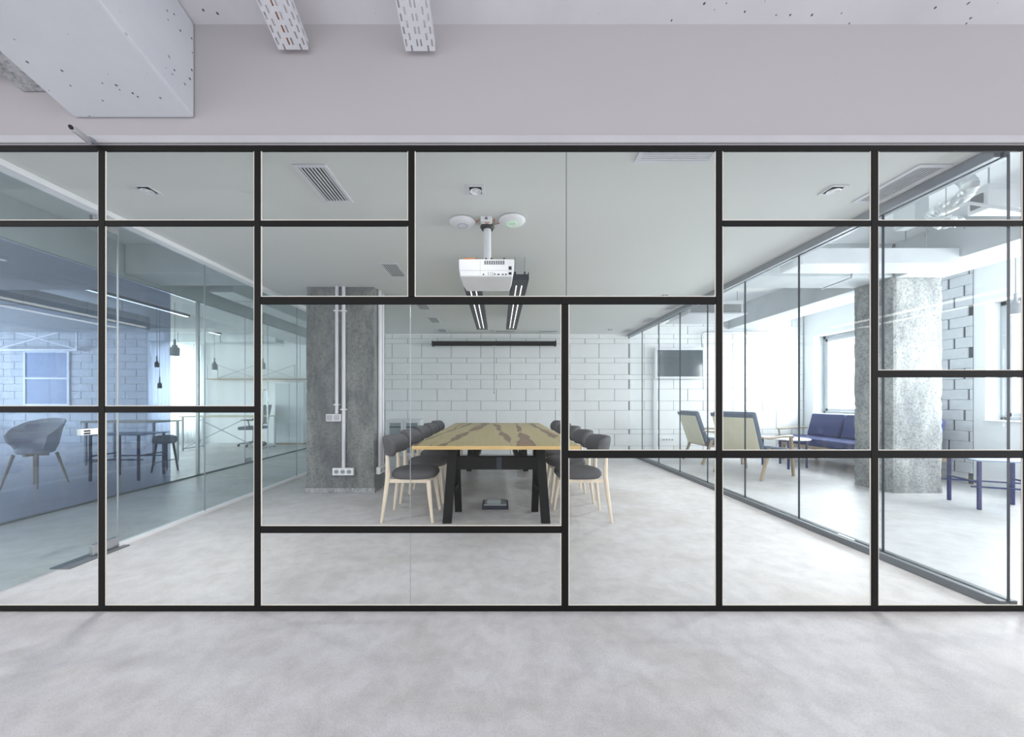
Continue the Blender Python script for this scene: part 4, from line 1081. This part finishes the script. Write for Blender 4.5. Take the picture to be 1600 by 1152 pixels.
MB().box(-.015, .02, -.22, .22, .0, .50, Mx).build('backrest', M_trackgrey, oc, bevel=.012, seg=3, smooth=True)
MB().bar((-.1, 0, .43), (-.27, 0, .62), .05, .03).build('back_bracket', M_navy, oc)
for s in (-1, 1):
    m = MB(); m.tube([(-.05, s * .26, .45), (-.02, s * .29, .66)], .013, 8); m.tube([(-.14, s * .29, .67), (.14, s * .29, .67)], .018, 8); m.build('armrest', M_navy, oc, smooth=True)

# cross-braced wall shelf, cupboard, curtain, sockets
sh = empty('wall_shelf', (XX(404, 9.55), 9.55, ZZ(592, 9.55))); tag(sh, 'long wooden wall shelf with thin crossed wires on the office wall', 'shelf')
hx = (480 - 325) / 2 * 9.55 / F; hh = (592 - 571) * 9.55 / F
MB().box(-hx, hx, -.12, .145, -.02, 0).build('shelf_board', M_oak, sh)
for x in (-hx + .02, -hx + .30, 0, hx - .3): MB().box(x - .01, x + .01, -.11, -.09, .0005, hh).build('upright', M_alu, sh)
for x0, x1 in ((-hx + .30, 0), (0, hx - .3)):
    for s in (0, 1): MB().tube([(x0, -.1, hh * s), (x1, -.1, hh * (1 - s))], .006, 6).build('cross_wire', M_alu, sh)
cu = empty('cupboard', (XX(456, 9.5), 9.5, 0)); tag(cu, 'pale grey frosted cupboard against the office wall by the pillar', 'cupboard')
MB().box(-.38, .38, -.1, .19, .04, 1.62).build('body', M_wall, cu, bevel=.004)
for s in (-1, 1): MB().box(s * .19 - .185, s * .19 + .185, -.118, -.1005, .06, 1.60).build('door', M_frost, cu, bevel=.002)
MB().box(-.38, .38, -.09, .18, .0005, .0395).build('plinth', M_oak, cu)
m = MB(); n = 96; R0 = []; R1 = []
for i in range(n + 1):
    x = -9.35 + 1.40 * i / n; y = 9.58 + .035 * math.sin(i * .95) + .012 * math.sin(i * 2.3)
    R0.append((x, y)); 
for (xa, ya), (xb_, yb2) in zip(R0, R0[1:]):
    f = [m.bm.verts.new(v) for v in ((xa, ya, .03), (xb_, yb2, .03), (xb_, yb2, 2.72), (xa, ya, 2.72))]; m.bm.faces.new(f)
bmesh.ops.remove_doubles(m.bm, verts=m.bm.verts, dist=.0005)
cu_ = m.build('sheer_curtain', M_sheer, smooth=True); sm = cu_.modifiers.new('s', 'SOLIDIFY'); sm.thickness = .002; tag(cu_, 'white sheer pleated curtain beside the blue film', 'curtain')
MB().tube([(-9.4, 9.58, 2.735), (-7.9, 9.58, 2.735)], .012, 8).build('curtain_rod', M_alu, cu_)
rk = empty('reflected_rack', (XX(58, 9.5), 9.5, ZZ(547, 9.5))); tag(rk, 'white cross-braced frame standing in for a reflection in the glass', 'rack')  # solid frame built in place of one mirrored in the glass
hx = 62 * 9.5 / F; hh = 37 * 9.5 / F
for x in (-hx, hx): MB().box(x - .018, x + .018, -.018, .018, 0, hh).build('upright', M_white, rk)
for z in (0, hh): MB().box(-hx - .018, hx + .018, -.016, .198, z - .016, z + .016).build('reflected_rail', M_white, rk)
for s in (-1, 1): MB().tube([(-hx * s, s * .004, .02), (hx * s, s * .004, hh - .02)], .014, 6).build('cross_brace', M_white, rk)
# modelled stand-in for a window reflected in the glass
r = empty('reflected_window', (-12.2, 9.68, 1.0)); struct(r, 'pale framed window standing in for a reflection in the glass')
m = MB(); 
for q in ((-.62, -.56, 0, 1.5), (.56, .62, 0, 1.5), (-.56, .56, 0, .06), (-.56, .56, 1.44, 1.5), (-.56, .56, .72, .77)): m.box(q[0], q[1], -.02, .015, q[2], q[3])
m.build('window_frame', M_whitemetal, r, bevel=.004)  # frame of the stand-in for the reflected window
MB().box(-.56, .56, -.0005, .015, .06, 1.44).build('pane', M_bluereflection, r)
r = empty('office_socket', (XX(292, 9.69), 9.69, .31)); tag(r, 'white socket strip low on the wall beside the sheer curtain', 'socket')
MB().box(-.15, .15, -.02, .009, -.04, .04).build('box', M_white, r, bevel=.003)
for k in (-1.5, -.5, .5, 1.5): MB().tube([(k * .07, -.0205, 0), (k * .07, -.023, 0)], .022, 12).build('outlet', M_alu, r)

# office and corridor ceiling services
def duct(label, x0, x1, y0, y1, z0, z1, mm=M_duct):
    o = MB().box(x0, x1, y0, y1, z0, z1).build('air_duct', mm, bevel=.008); tag(o, label, 'air duct')
    m = MB()
    L_ = max(x1 - x0, y1 - y0)
    for f in (.12, .5, .88):
        if (x1 - x0) > (y1 - y0): x = x0 + f * (x1 - x0); m.box(x - .01, x + .01, y0 - .008, y1 + .008, z0 - .008, z1 + .008)
        else: y = y0 + f * (y1 - y0); m.box(x0 - .008, x1 + .008, y - .01, y + .01, z0 - .008, z1 + .008)
    m.build('flange', mm, o)
    m = MB(); xm, ym = (x0 + x1) / 2, (y0 + y1) / 2
    for f in (.2, .8): m.tube([(x0 + f * (x1 - x0), y0 + f * (y1 - y0), z1), (x0 + f * (x1 - x0), y0 + f * (y1 - y0), SL - .001)], .006, 6)
    m.build('hanger_rods', M_steel, o)
duct('galvanised duct running along the corridor ceiling', -4.2, -3.85, 5.2, 9.3, 2.72, 2.92)
duct('wide galvanised duct deep in the office ceiling', -7.6, -7.1, 5.1, 7.3, 2.58, 2.85)
duct('galvanised duct crossing the far end of the office', -8.4, -5.6, 9.0, 9.35, 2.62, 2.85)
for k, (x, y0, y1) in enumerate(((-3.45, 3.1, 4.2), (-6.05, 5.2, 7.0), (-6.9, 7.99, 8.9))):
    r = empty('batten_lamp', (x, (y0 + y1) / 2, 2.78)); tag(r, ['slim batten lamp in the corridor ceiling near the glass door', 'slim batten lamp over the office beside the corridor glazing', 'slim batten lamp over the braced desk'][k], 'lamp')
    h = (y1 - y0) / 2; MB().box(-.03, .03, -h, h, 0, .045).build('housing', M_trackgrey, r, bevel=.004)
    MB().box(-.022, .022, -h + .03, h - .03, -.008, -.0005).build('diffuser', M_batten, r)
    m = MB(); [m.tube([(0, s * h * .7, .045), (0, s * h * .7, SL - 2.78 - .001)], .004, 6) for s in (-1, 1)]; m.build('hanger_rods', M_steel, r)
